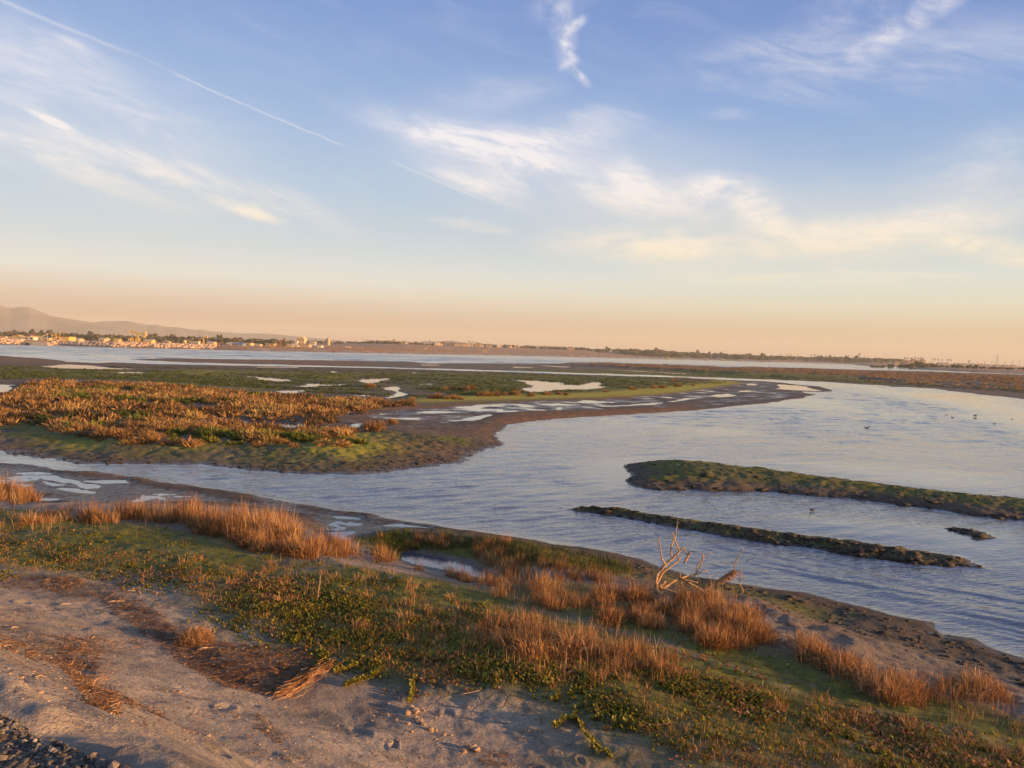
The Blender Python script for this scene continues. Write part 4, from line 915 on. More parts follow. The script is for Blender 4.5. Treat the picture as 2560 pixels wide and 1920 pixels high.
def palm_parts(seed):
    r_ = np.random.default_rng(seed); m = MB(); m.tube([(0, 0, -.05), (.02, 0, .5), (.015, .01, .92)], [.022, .016, .014], 6); tm = m.mesh('trunk', M_trunk)
    vs_, q = [], []
    for i in range(22):
        a = r_.uniform(0, 6.3); e = r_.uniform(-.7, 1.1); L = r_.uniform(.16, .24); d = np.array([math.cos(a) * math.cos(e), math.sin(a) * math.cos(e), math.sin(e)]); s_ = np.array([-math.sin(a), math.cos(a), 0]) * .025
        c = np.array([.015, .01, .92]); mid = c + d * L * .6 + [0, 0, .01]; end = c + d * L - [0, 0, .07]; b0 = len(vs_)
        vs_ += [c - s_ * .3, c + s_ * .3, mid + s_, mid - s_, end + s_ * .3, end - s_ * .3]; q += [[b0, b0 + 1, b0 + 2, b0 + 3], [b0 + 3, b0 + 2, b0 + 4, b0 + 5]]
    return tm, mk_mesh('crown', np.array(vs_), q, None, [M_frond], dict(tint=r_.uniform(0, 1, len(vs_))))
PP = [palm_parts(i) for i in range(3)]
def palm(px, top, Y, label, group=None):
    p = far_at(px, Y); h = max(4, ztop(px, top, Y) - p.z); r = empty('palm_tree', p, rnd.uniform(0, 6)); r.scale = (h * 1.0, h * 1.0, h); tag(r, label, 'palm tree', group)
    k = rnd.randrange(3); link('trunk', PP[k][0], r); link('crown', PP[k][1], r)
for px, top in [(1953, 885), (1970, 885.5), (1978, 886), (1995, 887), (2029, 887), (2038, 886), (2048, 887), (2067, 889), (2077, 889), (2124, 889), (2132, 890), (2140, 891), (2163, 892), (2172, 892), (2190, 893), (2205, 894)]:
    palm(px, top, 1300 + rnd.uniform(-60, 60), "slim distant palm tree on the right skyline left of the villas", "distant palms on the right skyline")
for px, top in [(2265, 893), (2272, 894), (2281, 894), (2291, 893), (2298, 895)]: palm(px, top, 1130, "palm tree rising out of the orange villa cluster", "palms among the orange villas")
for px, top in [(2304, 894), (2310, 895)]: palm(px, top, 1060, "palm of the pair leaning over the orange villas' right end", "pair of palms at the villas' end")
for px, top in [(2333, 897), (2340, 896), (2348, 898)]: palm(px, top, 1040, "palm in the close group of three right of the villas", "group of three palms")
for px, top in [(2358, 899), (2372, 898), (2380, 899)]: palm(px, top, 1050, "palm of the flat topped group further right of the villas", "flat topped palm group")
palm(2426, 901, 1000, "lone tall palm standing apart on the right skyline")
palm(2424, 903, 1003, "shorter palm touching the lone tall palm")
palm(1075 - 1, 850, 1000, "tall palm alone above the hilltop trees", None)
for px, top in [(910, 848), (916, 849), (921, 849)]: palm(px, top, 980, "palm in the tuft of palms left of the hilltop houses", "tuft of hilltop palms")
palm(80, 822, 640, "tall dark palm above the red roofed house at the far left")

# ---- poles, masts, towers
def pole(px, top, Y, label, group=None, arms=2):
    p = far_at(px, Y); h = ztop(px, top, Y) - p.z; r = empty('power_pole', p); tag(r, label, 'power pole', group)
    MB().tube([(0, 0, -.5), (0, 0, h)], [.22, .14], 6).build('pole', M_wood, r)
    for i in range(arms): MB().box((0, 0, h - .5 - 1.2 * i), (3.0, .2, .2)).build('crossarm', M_wood, r)
for px, top in [(2429, 904), (2447, 904), (2465, 903), (2483, 903), (2516, 903), (2534, 903), (2552, 902)]:
    pole(px, top, 1100, "thin power pole in the line beside the lattice tower", "power poles on the right skyline")
pole(32, 826, 600, "wooden power pole before the trees at the far left"); pole(674, 848, 640, "thin pole left of the steep pumpjack"); pole(1042, 853, 960, "thin mast pole on the edge of the bluff"); pole(2215, 888, 1300, "single thin mast above the low right skyline", None, 1)
p = far_at(2496, 1050); h_ = ztop(2496, 888, 1050) - p.z; r = empty('lattice_tower', p); tag(r, "tall steel lattice power tower on the right skyline", 'lattice tower')
m = MB(); w0, w1 = 1.9, .35
for sx in (-1, 1):
    for sy in (-1, 1): m.bar((sx * w0, sy * w0, -.3), (sx * w1, sy * w1, h_), .14)
m.build('leg', M_steel, r); m = MB()
for i in range(8):
    z0, z1 = i / 8 * h_, (i + 1) / 8 * h_; a0, a1 = w0 + (w1 - w0) * i / 8, w0 + (w1 - w0) * (i + 1) / 8
    for s in (-1, 1): m.bar((-a0, s * a0, z0), (a1, s * a1, z1), .09); m.bar((a0, s * a0, z0), (-a1, s * a1, z1), .09)
m.build('brace', M_steel, r)
for z in (.72, .86, .97): MB().bar((-2.3, 0, h_ * z), (2.3, 0, h_ * z), .16).build('crossarm', M_steel, r)
p = far_at(2150, 1250); h_ = ztop(2150, 883, 1250) - p.z; r = empty('radio_mast', p); tag(r, "square topped mast standing above the right skyline trees", 'mast')
MB().tube([(0, 0, -.3), (0, 0, h_)], [.6, .35], 8).build('pole', M_wood, r); MB().box((0, 0, h_ - 1.6), (2.0, 1.2, 3.2)).build('antenna', M_wood, r)
# ------------------------------------------------------------------ plants: blades, tufts, shrubs, creeping cover
rg = np.random.default_rng(21); rnd = random.Random(21)
DRY = [(0, (.075, .045, .022)), (.3, (.21, .098, .036)), (.6, (.41, .205, .076)), (.85, (.56, .335, .145)), (1, (.62, .46, .26))]
GREEN = [(0, (.035, .050, .012)), (.45, (.090, .115, .022)), (.8, (.20, .21, .035)), (1, (.38, .32, .07))]
M_dry = leafmat("dry marsh grass", DRY); M_green = leafmat("green salt marsh leaves", GREEN); M_creep = leafmat("fleshy creeping leaves", [(0, (.06, .060, .012)), (.35, (.15, .145, .020)), (.7, (.31, .275, .035)), (1, (.55, .45, .09))])
M_mix = leafmat("rusty marsh shrub", [(0, (.07, .045, .022)), (.3, (.17, .10, .04)), (.6, (.36, .195, .070)), (.85, (.53, .33, .13)), (1, (.30, .27, .07))])
def blades(n, spread, h0, h1, lean, w, r_, tint=(.1, .9), up=0.0, zbase=0.0, sphere=False):
    a = r_.uniform(0, 2 * np.pi, n); rad_ = spread * np.sqrt(r_.uniform(0, 1, n)); base = np.stack([rad_ * np.cos(a), rad_ * np.sin(a), np.full(n, zbase)], 1)
    la = a + r_.normal(0, .9, n); out = np.stack([np.cos(la), np.sin(la), np.zeros(n)], 1)
    h = r_.uniform(h0, h1, n)[:, None] * (1 - .35 * (rad_ / max(spread, 1e-6)) ** 2)[:, None]; ln = (r_.uniform(.1, 1, n) * lean)[:, None]
    if sphere: base[:, 2] += r_.uniform(0, .6, n) * h1
    fa = r_.uniform(0, np.pi, n); sd_ = np.stack([np.cos(fa), np.sin(fa), np.zeros(n)], 1) * (w * r_.uniform(.6, 1.3, n))[:, None]
    upv = np.array([0, 0, 1.0])
    mid = base + upv * h * .55 + out * h * ln * .3; tip = base + upv * h * (1 - .35 * ln) + out * h * ln
    V = np.stack([base - sd_ * .5, base + sd_ * .5, mid - sd_ * .45, mid + sd_ * .45, tip], 1).reshape(-1, 3); i = np.arange(n)[:, None] * 5
    return V, i + [0, 1, 3, 2], i + [2, 3, 4], np.repeat(r_.uniform(*tint, n), 5)
def cat_b(lst):
    V, Q, Tt, A = [], [], [], []; n = 0
    for v, q, t_, a in lst: V.append(v); Q.append(q + n); Tt.append(t_ + n); A.append(a); n += len(v)
    return np.concatenate(V), np.concatenate(Q), np.concatenate(Tt), np.concatenate(A)
def b_mesh(name, b, mat): return mk_mesh(name, b[0], b[1], b[2], [mat], dict(tint=b[3]))
def shrub(n, R, r_, w, tint, L=.35):              # twiggy dome
    u = r_.normal(size=(n, 3)); u[:, 2] = np.abs(u[:, 2]) * .9 + .05; u /= np.linalg.norm(u, axis=1, keepdims=True)
    base = u * R * r_.uniform(.15, .75, (n, 1)) * [1, 1, .7]; d = u + r_.normal(0, .35, (n, 3)) + [0, 0, .35]; d /= np.linalg.norm(d, axis=1, keepdims=True)
    l = r_.uniform(.5, 1, (n, 1)) * L * R / .5; mid = base + d * l * .55; tip = base + d * l + r_.normal(0, .06, (n, 3)) * R
    s = np.cross(d, r_.normal(size=(n, 3))); s /= np.linalg.norm(s, axis=1, keepdims=True) + 1e-6; s *= w * r_.uniform(.6, 1.3, (n, 1))
    V = np.stack([base - s * .5, base + s * .5, mid - s * .5, mid + s * .5, tip], 1).reshape(-1, 3); i = np.arange(n)[:, None] * 5
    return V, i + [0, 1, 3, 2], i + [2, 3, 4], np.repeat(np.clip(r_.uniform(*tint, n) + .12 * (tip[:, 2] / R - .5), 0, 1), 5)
def curls(n, R, h, r_, tint):                     # drooping dead stems tangled through a clump
    return blades(n, R, h * .5, h, 1.8, .010, r_, tint)
G_ = lambda s: np.random.default_rng(s)
TALL = [b_mesh('reed_clump', cat_b([blades(46, .26, .45, .98, .22, .008, G_(s), (.3, 1)), blades(50, .3, .3, .75, .9, .007, G_(s + 7), (.1, .8)), blades(80, .32, .2, .5, .5, .009, G_(s + 50), (0, .5)), curls(22, .32, .65, G_(s + 90), (.4, 1))]), M_dry) for s in range(5)]
MID = [b_mesh('grass_tuft', cat_b([blades(42, .17, .18, .52, .5, .0065, G_(s + 10), (.3, 1)), curls(26, .18, .42, G_(s + 11), (.15, .9)), blades(40, .22, .08, .28, .9, .007, G_(s + 60), (0, .55))]), M_dry) for s in range(5)]
SMALL = [b_mesh('grass_tuft', blades(30, .09, .08, .26, .9, .006, G_(s + 20), (.25, 1)), M_dry) for s in range(4)]
BUSH = [b_mesh('dry_bush', cat_b([shrub(420, .5, G_(s + 30), .010, (.1, .8)), blades(60, .4, .35, .75, .35, .009, G_(s + 70), (.35, 1))]), M_dry) for s in range(4)]
SH = [b_mesh('marsh_shrub', cat_b([shrub(320, .5, G_(s + 40), .024, (.1, .82), .34), blades(36, .35, .3, .58, .5, .013, G_(s + 45), (.5, .95))]), M_mix) for s in range(5)]
SHD = [b_mesh('marsh_shrub', shrub(230, .5, G_(s + 140), .03, (.0, .45), .36), M_mix) for s in range(2)]
SHB = [b_mesh('marsh_shrub', cat_b([shrub(240, .5, G_(s + 160), .03, (.5, .95), .32), blades(24, .3, .3, .6, .5, .018, G_(s + 165), (.6, 1))]), M_mix) for s in range(2)]
SHG = [b_mesh('marsh_shrub', shrub(260, .5, G_(s + 48), .045, (.1, .95), .32), M_green) for s in range(2)]
def inpoly(pts, poly):
    x, y = pts[:, 0], pts[:, 1]; ins = np.zeros(len(pts), bool)
    for (ax, ay), (bx, by) in zip(poly, np.roll(poly, -1, 0)):
        if ay != by: ins ^= ((ay > y) != (by > y)) & (x < ax + (y - ay) * (bx - ax) / (by - ay))
    return ins
def pick(poly, n):
    poly = np.array(ext(poly), float); lo, hi = poly.min(0), poly.max(0); out = np.zeros((0, 2))
    while len(out) < n:
        p = rg.uniform(lo, hi, (n * 3, 2)); out = np.concatenate([out, p[inpoly(p, poly)]])
    return out[:n]
def spots_px(poly, n, z0=.5):
    p = pick(poly, n); return ground_at(p[:, 0], p[:, 1], z0)
def place_words(pos):
    n = len(pos)
    if n < 8: return [''] * n
    a = np.arctan2(pos[:, 0], pos[:, 1]); k = np.argsort(np.argsort(a)) * (3 if n < 30 else 4) // n; r_ = np.hypot(pos[:, 0], pos[:, 1]); out = [''] * n
    w = ['left end', 'middle', 'right end'] if n < 30 else ['left end', 'left half', 'right half', 'right end']
    for j in range(n):
        m_ = np.median(r_[k == k[j]]); out[j] = f"{'front' if r_[j] <= m_ else 'back'} of its {w[k[j]]}"
    return out
def put(meshes, name, pos, s0, s1, label, cat, group, tilt=.0):
    base_l, base_g = label, group
    for p, w_ in zip(pos, place_words(pos)):
        if w_: label = f"{base_l}, {w_}"; group = f"{base_l}: {w_}"
        if p[2] < .012 and cat != 'reeds': pass
        o = link(name, meshes[rnd.randrange(len(meshes))], None, (p[0], p[1], p[2] - .02)); o.rotation_euler = (rnd.gauss(0, .13), rnd.gauss(0, .13), rnd.uniform(0, 6.3))
        s = rnd.uniform(s0, s1) * .88; o.scale = (s * rnd.uniform(.85, 1.2), s * rnd.uniform(.85, 1.2), s * rnd.uniform(.8, 1.15)); tag(o, label, cat, group)
RB = "reed clumps of the near bank beds"
put(TALL, 'reed_clump', spots_px([(-40, 1262), (95, 1262), (85, 1240), (40, 1225), (-40, 1222)], 16), .7, 1.05, "brown reed clump of the small bed at left edge", 'reeds', RB)
put(TALL, 'reed_clump', spots_px([(215, 1305), (420, 1312), (520, 1337), (560, 1330), (500, 1290), (360, 1283), (215, 1292)], 40), .45, 1.1, "rust brown reed clump of the dense left bed", 'reeds', RB)
put(TALL, 'reed_clump', spots_px([(520, 1337), (640, 1372), (740, 1396), (800, 1392), (760, 1330), (640, 1290), (500, 1285)], 44), .55, 1.2, "orange lit reed clump of the long bed", 'reeds', RB)
put(BUSH, 'dry_bush', spots_px([(400, 1312), (520, 1340), (640, 1378), (740, 1398), (850, 1395), (830, 1370), (700, 1360), (560, 1320)], 24), .5, .85, "dark low bush at the long reed bed's foot", 'bush', "bushes at the foot of the reed bed")
put(TALL, 'reed_clump', spots_px([(780, 1385), (860, 1398), (960, 1408), (1000, 1400), (880, 1372), (790, 1350)], 18), .5, .8, "thin reed clump where the long bed peters out", 'reeds', RB)
put(TALL, 'reed_clump', spots_px([(1010, 1420), (1120, 1455), (1240, 1475), (1260, 1455), (1150, 1430), (1030, 1405)], 18), .35, .58, "thin reed clump on the small pool's near rim", 'reeds', RB)
put(TALL, 'reed_clump', spots_px([(930, 1345), (1010, 1335), (1130, 1345), (1280, 1362), (1200, 1372), (1050, 1372)], 13), .3, .55, "low reed clump on the hump behind the pool", 'reeds', RB)
put(TALL, 'reed_clump', spots_px([(1180, 1400), (1290, 1445), (1300, 1400), (1270, 1350), (1195, 1355)], 16), .45, .75, "brown reed clump right of the small pool", 'reeds', RB)
put(TALL, 'reed_clump', spots_px([(1220, 1500), (1300, 1520), (1500, 1530), (1560, 1500), (1500, 1440), (1380, 1415), (1300, 1420)], 34), .4, .72, "thin reed clump left of the dead tree", 'reeds', RB)
put(BUSH, 'dry_bush', spots_px([(1490, 1545), (1560, 1570), (1660, 1575), (1680, 1530), (1600, 1490), (1510, 1490)], 16), .5, .8, "tangled rust bush left of the dead tree", 'bush', "bushes around the dead tree")
put(BUSH, 'dry_bush', spots_px([(1700, 1590), (1800, 1625), (1890, 1625), (1900, 1570), (1840, 1520), (1720, 1520)], 22), .55, .88, "orange brown bush under the dead tree", 'bush', "bushes around the dead tree")
put(TALL, 'reed_clump', spots_px([(1740, 1520), (1850, 1545), (1880, 1570), (1780, 1560)], 9), .5, .7, "orange grass clump among the dead tree's bushes", 'reeds', RB)
put(TALL, 'reed_clump', spots_px([(1655, 1508), (1760, 1497), (1850, 1500), (1862, 1525), (1700, 1532)], 7), .5, .8, "tall orange grass clump half hiding the dead tree's right branches", 'reeds', RB)
put(MID, 'grass_tuft', spots_px([(1205, 1610), (1300, 1650), (1400, 1650), (1480, 1640), (1470, 1590), (1360, 1560), (1230, 1545)], 46), .75, 1.25, "tan grass tuft of the patch before the dead tree", 'grass tuft', "tufts of the middle grass patch")
put(MID, 'grass_tuft', spots_px([(1490, 1670), (1530, 1690), (1580, 1665), (1670, 1680), (1680, 1650), (1590, 1630), (1500, 1640)], 18), .65, 1.1, "orange tuft of the small group mid right", 'grass tuft', "tufts right of the middle patch")
put(MID, 'grass_tuft', spots_px([(1985, 1640), (2100, 1690), (2170, 1730), (2200, 1710), (2120, 1660), (2000, 1605)], 34), .75, 1.2, "orange tuft on the right bank edge", 'grass tuft', "tufts along the right bank edge")
put(MID, 'grass_tuft', spots_px([(2175, 1745), (2280, 1765), (2290, 1720), (2230, 1690), (2190, 1700)], 20), .8, 1.2, "pale tuft of the clump beyond the bank edge row", 'grass tuft', "tufts of the right clump")
put(MID, 'grass_tuft', spots_px([(2350, 1740), (2440, 1760), (2520, 1740), (2440, 1690), (2350, 1690)], 16), .7, 1.1, "thin rust tuft near the right edge", 'grass tuft', "thin tufts at the right edge")
put(MID, 'grass_tuft', spots_px([(95, 1325), (175, 1300), (180, 1275), (110, 1285), (20, 1320)], 14), .6, .95, "bright orange tuft on the green left flat", 'grass tuft', "bright tufts on the left flat")
put(SMALL, 'grass_tuft', spots_px([(430, 1450), (620, 1470), (900, 1600), (1250, 1650), (1300, 1560), (1000, 1440), (700, 1400), (480, 1380)], 80), .7, 1.4, "small straw tuft over the central green cover", 'grass tuft', "small scattered tufts")
put(SMALL, 'grass_tuft', spots_px([(1350, 1700), (1700, 1700), (2000, 1800), (2500, 1900), (2540, 1820), (2100, 1760), (1700, 1680)], 48), .7, 1.3, "small straw tuft on the lower right slope", 'grass tuft', "small tufts on the lower right slope")
# grass tufts out on the marsh
mp_ = np.array([(925, 969), (1112, 974), (1130, 973), (1150, 974), (1168, 975), (1178, 974), (1080, 996), (1096, 996), (1118, 998), (1135, 997), (1152, 999), (1030, 1000), (1205, 990), (1222, 990), (1240, 990), (1262, 988), (1278, 987), (1290, 988), (1326, 991), (1366, 987), (1396, 986), (1416, 988), (1514, 980), (1580, 974), (1588, 974), (1610, 971), (1636, 971), (1656, 970), (1695, 967), (1733, 964), (1680, 953), (1690, 953), (930, 1078), (945, 1072), (980, 1060)])
put(SH, 'marsh_tuft', ground_at(mp_[:, 0], mp_[:, 1], .15), .9, 1.7, "lone orange dry tuft standing on the green marsh flat", 'marsh tuft', "dry tufts on the open marsh")

# the shrub covered back of the marsh
lo, hi = VEG1.min(0), VEG1.max(0); P = rg.uniform(lo, hi, (60000, 2)); P = P[inpoly(P, VEG1)]
P = P[np.abs(np.degrees(np.arctan2(P[:, 0], P[:, 1]))) < 38]
P = P[rg.uniform(0, 1, len(P)) < .35 + .75 * (fbm(P[:, 0] * .22, P[:, 1] * .22, 3, 91) > -.15)]
P = np.concatenate([P[:3000], spots_px([(600, 1105), (700, 1110), (870, 1092), (885, 1075), (760, 1085), (620, 1095)], 26)[:, :2], spots_px([(120, 1065), (250, 1092), (560, 1104), (880, 1098), (960, 1085), (900, 1112), (640, 1122), (300, 1108), (130, 1085)], 34)[:, :2]])
zz = land(P); P = P[zz > .05]; P = P[np.argsort(np.hypot(P[:, 0], P[:, 1]))]; zz = land(P)
green = fbm(P[:, 0] * .3, P[:, 1] * .3, 3, 92) > .24; drift = fbm(P[:, 0] * .25 + 5, P[:, 1] * .25, 4, 93, .65)
rs = np.random.default_rng(5)
lst = []
for i, (p, z) in enumerate(zip(P, zz)):
    s = float(np.clip(np.exp(rs.normal(-.16, .28)), .4, 1.45)); kind_ = 'g' if green[i] else ('d' if drift[i] < -.17 else ('b' if drift[i] > .09 else 'r')); me = {'g': SHG, 'd': SHD, 'b': SHB, 'r': SH}[kind_]; me = me[rs.integers(len(me))]
    if i < 300:
        o = link('marsh_shrub', me, None, (p[0], p[1], z - .05), rs.uniform(0, 6.3), (s, s, s * rs.uniform(.65, 1.0)))
        side = ('back ' if math.hypot(p[0], p[1]) > 43 else 'front ') + ('left' if p[0] < -18 else ('middle' if p[0] < -11 else 'right')); col_ = dict(g='low green', d='dark brown twiggy', b='pale golden', r='rusty orange')[kind_]
        tag(o, f"{col_} shrub on the {side} part of the marsh mound across the channel", 'shrub', f"{col_} shrubs on the {side} part of the marsh mound")
    else: lst.append((p, z, s, green[i], drift[i]))
def multi(src, pos, rot, scl, tint_off=None):
    """many turned and scaled copies of one blade set as one mesh"""
    V, Q, Tt, A = src; n = len(pos); c, s = np.cos(rot), np.sin(rot); scl = np.asarray(scl, float); scl = scl if scl.ndim == 2 else np.repeat(scl[:, None], 3, 1)
    v = V[None] * scl[:, None, :]; x = v[..., 0] * c[:, None] - v[..., 1] * s[:, None]; y = v[..., 0] * s[:, None] + v[..., 1] * c[:, None]
    v = np.stack([x, y, v[..., 2]], -1) + np.asarray(pos)[:, None, :]; k = (np.arange(n) * len(V))[:, None, None]
    a = np.repeat(A[None], n, 0) + (0 if tint_off is None else np.asarray(tint_off)[:, None])
    return v.reshape(-1, 3), (Q[None] + k).reshape(-1, 4), (Tt[None] + k).reshape(-1, 3), np.clip(a, 0, 1).ravel()
def stuff(name, parts, mat, label):
    b = cat_b(parts); return tag(link(name, b_mesh(name, b, mat)), label, None, None, 'stuff')
parts, partsg = [], []
for v_ in range(3):
    L = [l for i, l in enumerate(lst) if i % 3 == v_ and not l[3]]; Lg = [l for i, l in enumerate(lst) if i % 3 == v_ and l[3]]
    src = shrub(42, .5, G_(300 + v_), .062, (.1, .85), .45)
    for LL, dst in ((L, parts), (Lg, partsg)):
        if LL: dst.append(multi(src, [(p[0], p[1], z - .05) for p, z, s, g2, dr in LL], rs.uniform(0, 6.3, len(LL)), np.array([(s, s, s * .8) for p, z, s, g2, dr in LL]), np.array([dr * .7 for p, z, s, g2, dr in LL]) + rs.normal(0, .1, len(LL))))
stuff('marsh_scrub', parts, M_mix, "further rusty scrub filling the back of the marsh mound")
if partsg: stuff('green_scrub', partsg, M_green, "further green scrub between the rusty shrubs of the marsh")
# low growth on flats, bar and far shore
def cover(name, polys, src, mat, label, z0, s0, s1, flatten=1.0, keep=None, dmin=0.0, soft=0.0):
    out = []
    for poly, n, toff in polys:
        p = pick(poly, n); p = p + rg.normal(0, soft, p.shape); g3 = ground_at(p[:, 0], p[:, 1], z0, 5); pc = (g3 - [0, 0, CAM_H]) @ RN; back = np.stack([1280 - FPX * pc[:, 0] / pc[:, 2], 960 + FPX * pc[:, 1] / pc[:, 2]], 1)
        k = (g3[:, 2] > .02) & (np.abs(back - p).max(1) < 6) & (g3[:, 1] > dmin)
        if keep is not None: k &= keep(g3)
        g3 = g3[k]; s = rg.uniform(s0, s1, len(g3))
        for j in range(len(src)):
            q = g3[j::len(src)]; sj = s[j::len(src)]
            if len(q): out.append(multi(src[j], q - [0, 0, .01], rg.uniform(0, 6.3, len(q)), np.stack([sj, sj, sj * flatten], 1), toff + rg.normal(0, .1, len(q))))
    return stuff(name, out, mat, label)
lowsrc = [shrub(9, .5, G_(400 + i), .16, (.2, .8), .5) for i in range(4)]
clumpy = lambda g3: fbm(g3[:, 0] * .08, g3[:, 1] * .16, 3, 95) > -.25
cover('marsh_grass', [([(0, 912), (640, 918), (1280, 934), (1720, 948), (1850, 957), (1640, 966), (1480, 978), (1280, 985), (1040, 992), (820, 984), (640, 970), (300, 948), (0, 950)], 9000, -.15), ([(640, 918), (1280, 934), (1700, 946), (1700, 940), (1280, 930), (640, 916)], 500, 0)], lowsrc, M_green, "low green marsh growth between the pools", .12, .35, 1.1, .3, clumpy, 45)
cover('bar_grass', [([(1400, 906), (1520, 905), (1920, 917), (2200, 927), (2560, 939), (2560, 966), (2200, 943), (1920, 931), (1600, 919)], 4200, .0), ([(2160, 940), (2330, 952), (2560, 972), (2560, 985), (2330, 962), (2160, 950)], 900, .25)], lowsrc, M_mix, "brown grass covering the long marsh bar", .8, .5, 1.2, .6, None, 90)
cover('bar_bank_grass', [([(1560, 922), (1920, 938), (2200, 950), (2560, 984), (2560, 992), (2200, 960), (1920, 947), (1650, 935)], 1500, -.2)], lowsrc, M_green, "dark green growth at the foot of the marsh bar", .3, .4, .9, .4, None, 60)
cover('shore_brush', [([(540, 864), (640, 866), (929, 872), (1280, 880), (1280, 885.5), (929, 879.5), (640, 873.5), (540, 871)], 2600, .18), ([(0, 852), (540, 861), (540, 866), (0, 857)], 800, .15), ([(900, 862), (1280, 872), (1280, 880), (900, 872)], 800, .1), ([(1280, 882), (1900, 897), (1900, 902), (1280, 886)], 500, -.1)], lowsrc, M_mix, "dry orange brush along the far shore", 1.5, 1.2, 3.0, .6, None, 380)

# creeping green plants on the near bank
sprig = []
for i in range(4):
    r_ = G_(500 + i); n = 11; a = r_.uniform(0, 6.28, n); e = r_.uniform(.15, 1.2, n); L = r_.uniform(.022, .045, n); d = np.stack([np.cos(a) * np.cos(e), np.sin(a) * np.cos(e), np.sin(e)], 1)
    st = np.stack([np.cos(a + 2) * .02, np.sin(a + 2) * .02, r_.uniform(0, .035, n)], 1) * r_.uniform(.2, 1.2, (n, 1)); s_ = np.cross(d, [0, 0, 1.0]); s_ /= np.linalg.norm(s_, axis=1, keepdims=True) + 1e-6
    w = (L * .24)[:, None]; mid = st + d * (L * .55)[:, None]; tip = st + d * L[:, None]
    sprig.append((np.stack([st - s_ * w * .4, st + s_ * w * .4, mid - s_ * w, mid + s_ * w, tip], 1).reshape(-1, 3), np.arange(n)[:, None] * 5 + [0, 1, 3, 2], np.arange(n)[:, None] * 5 + [2, 3, 4], np.repeat(r_.uniform(.15, .95, n), 5)))
def creeping(g3): return rg.uniform(0, 1, len(g3)) < .05 + .95 * sstep(fbm(g3[:, 0] * 1.0, g3[:, 1] * 1.0, 5, 96, .65), -.22, .25)
def withered(g3): return rg.uniform(0, 1, len(g3)) < .9 * sstep(fbm(g3[:, 0] * 1.1 + 9, g3[:, 1] * 1.1, 4, 97, .6), -.05, .4)
def creeping2(g3): return rg.uniform(0, 1, len(g3)) < .06 + .9 * sstep(fbm(g3[:, 0] * .8, g3[:, 1] * .8, 4, 96, .6), -.15, .3)
cover('creeping_plants', [
    ([(700, 1600), (860, 1650), (1010, 1690), (1300, 1690), (1420, 1730), (1480, 1640), (1200, 1600), (900, 1510), (650, 1460), (560, 1500)], 11000, .05),
    ([(560, 1590), (700, 1625), (830, 1690), (800, 1600), (640, 1540)], 500, .1),
    ([(1420, 1700), (1500, 1790), (1640, 1850), (1900, 1900), (2250, 1925), (2560, 1925), (2560, 1850), (2100, 1800), (1800, 1720), (1500, 1660)], 11000, -.0),
], sprig, M_creep, "leafy green creeping plants spread over the near mud", .9, .55, 1.3, 1.0, creeping, 0, 20)
cover('thin_creeping_plants', [([(0, 1340), (300, 1350), (640, 1410), (1000, 1450), (1250, 1530), (1100, 1600), (700, 1500), (420, 1460), (250, 1430), (60, 1420), (0, 1400)], 10500, .0), ([(0, 1390), (130, 1430), (60, 1440), (0, 1425)], 300, .1), ([(430, 1460), (620, 1500), (640, 1590), (500, 1530)], 700, .05),
    ([(1650, 1620), (1900, 1680), (2200, 1780), (2560, 1880), (2560, 1820), (2200, 1740), (1900, 1640), (1700, 1590)], 4500, .08)], sprig, M_creep, "thin green creeping plants over the left and right mud", .8, .55, 1.2, .9, creeping2, 0, 24)
cover('withered_plants', [([(430, 1460), (640, 1440), (900, 1490), (1250, 1560), (1480, 1640), (1430, 1735), (1300, 1690), (1010, 1685), (700, 1600)], 5200, -.15), ([(1420, 1690), (1700, 1640), (2200, 1750), (2560, 1850), (2560, 1925), (1700, 1890), (1500, 1790)], 5200, -.15), ([(0, 1330), (400, 1370), (900, 1470), (600, 1490), (0, 1410)], 1800, -.1)], sprig, M_dry, "withered brown creeping plants mixed with the green ones", .9, .5, 1.4, .8, withered, 0, 24)
fine = [blades(6, .06, .03, .10, 1.2, .0035, G_(520 + i), (.1, .9)) for i in range(3)]
cover('dry_stems', [([(430, 1470), (900, 1480), (1250, 1560), (1450, 1650), (1420, 1720), (1000, 1690), (700, 1600)], 1500, 0), ([(1420, 1690), (1700, 1660), (2560, 1850), (2560, 1920), (1700, 1900)], 1500, 0), ([(0, 1330), (400, 1380), (900, 1470), (600, 1480), (0, 1400)], 700, 0), ([(1280, 1340), (1600, 1420), (1500, 1450), (1250, 1400), (960, 1345)], 700, -.1)], fine, M_dry, "thin dry stems among the creeping plants", .9, .8, 1.8, 1.0)
loose = [cat_b([blades(4, .10, .22, .55, .5, .006, G_(560 + i), (.1, .9)), blades(3, .12, .1, .3, 1.3, .006, G_(565 + i), (.0, .6))]) for i in range(4)]
cover('loose_stems', [([(200, 1310), (420, 1318), (520, 1345), (640, 1382), (760, 1402), (980, 1412), (1000, 1395), (860, 1365), (700, 1300), (500, 1280), (200, 1285)], 450, -.15), ([(1000, 1415), (1240, 1480), (1300, 1510), (1500, 1530), (1680, 1580), (1900, 1630), (1930, 1590), (1840, 1500), (1620, 1440), (1480, 1410), (1280, 1370), (1180, 1360), (1200, 1440), (1040, 1400)], 700, .0),
    ([(1180, 1620), (1300, 1665), (1500, 1690), (1700, 1690), (1700, 1640), (1480, 1570), (1230, 1530)], 380, .1), ([(1960, 1640), (2100, 1710), (2300, 1775), (2560, 1790), (2560, 1700), (2250, 1680), (2000, 1590)], 360, .1), ([(0, 1265), (200, 1290), (160, 1335), (0, 1320)], 220, .1), ([(880, 1500), (1200, 1570), (1250, 1530), (900, 1440), (600, 1410), (620, 1450)], 70, .1)], loose, M_dry, "loose bent stems between the grass clumps of the near bank", .7, .4, .95, 1.0, None, 0, 14)
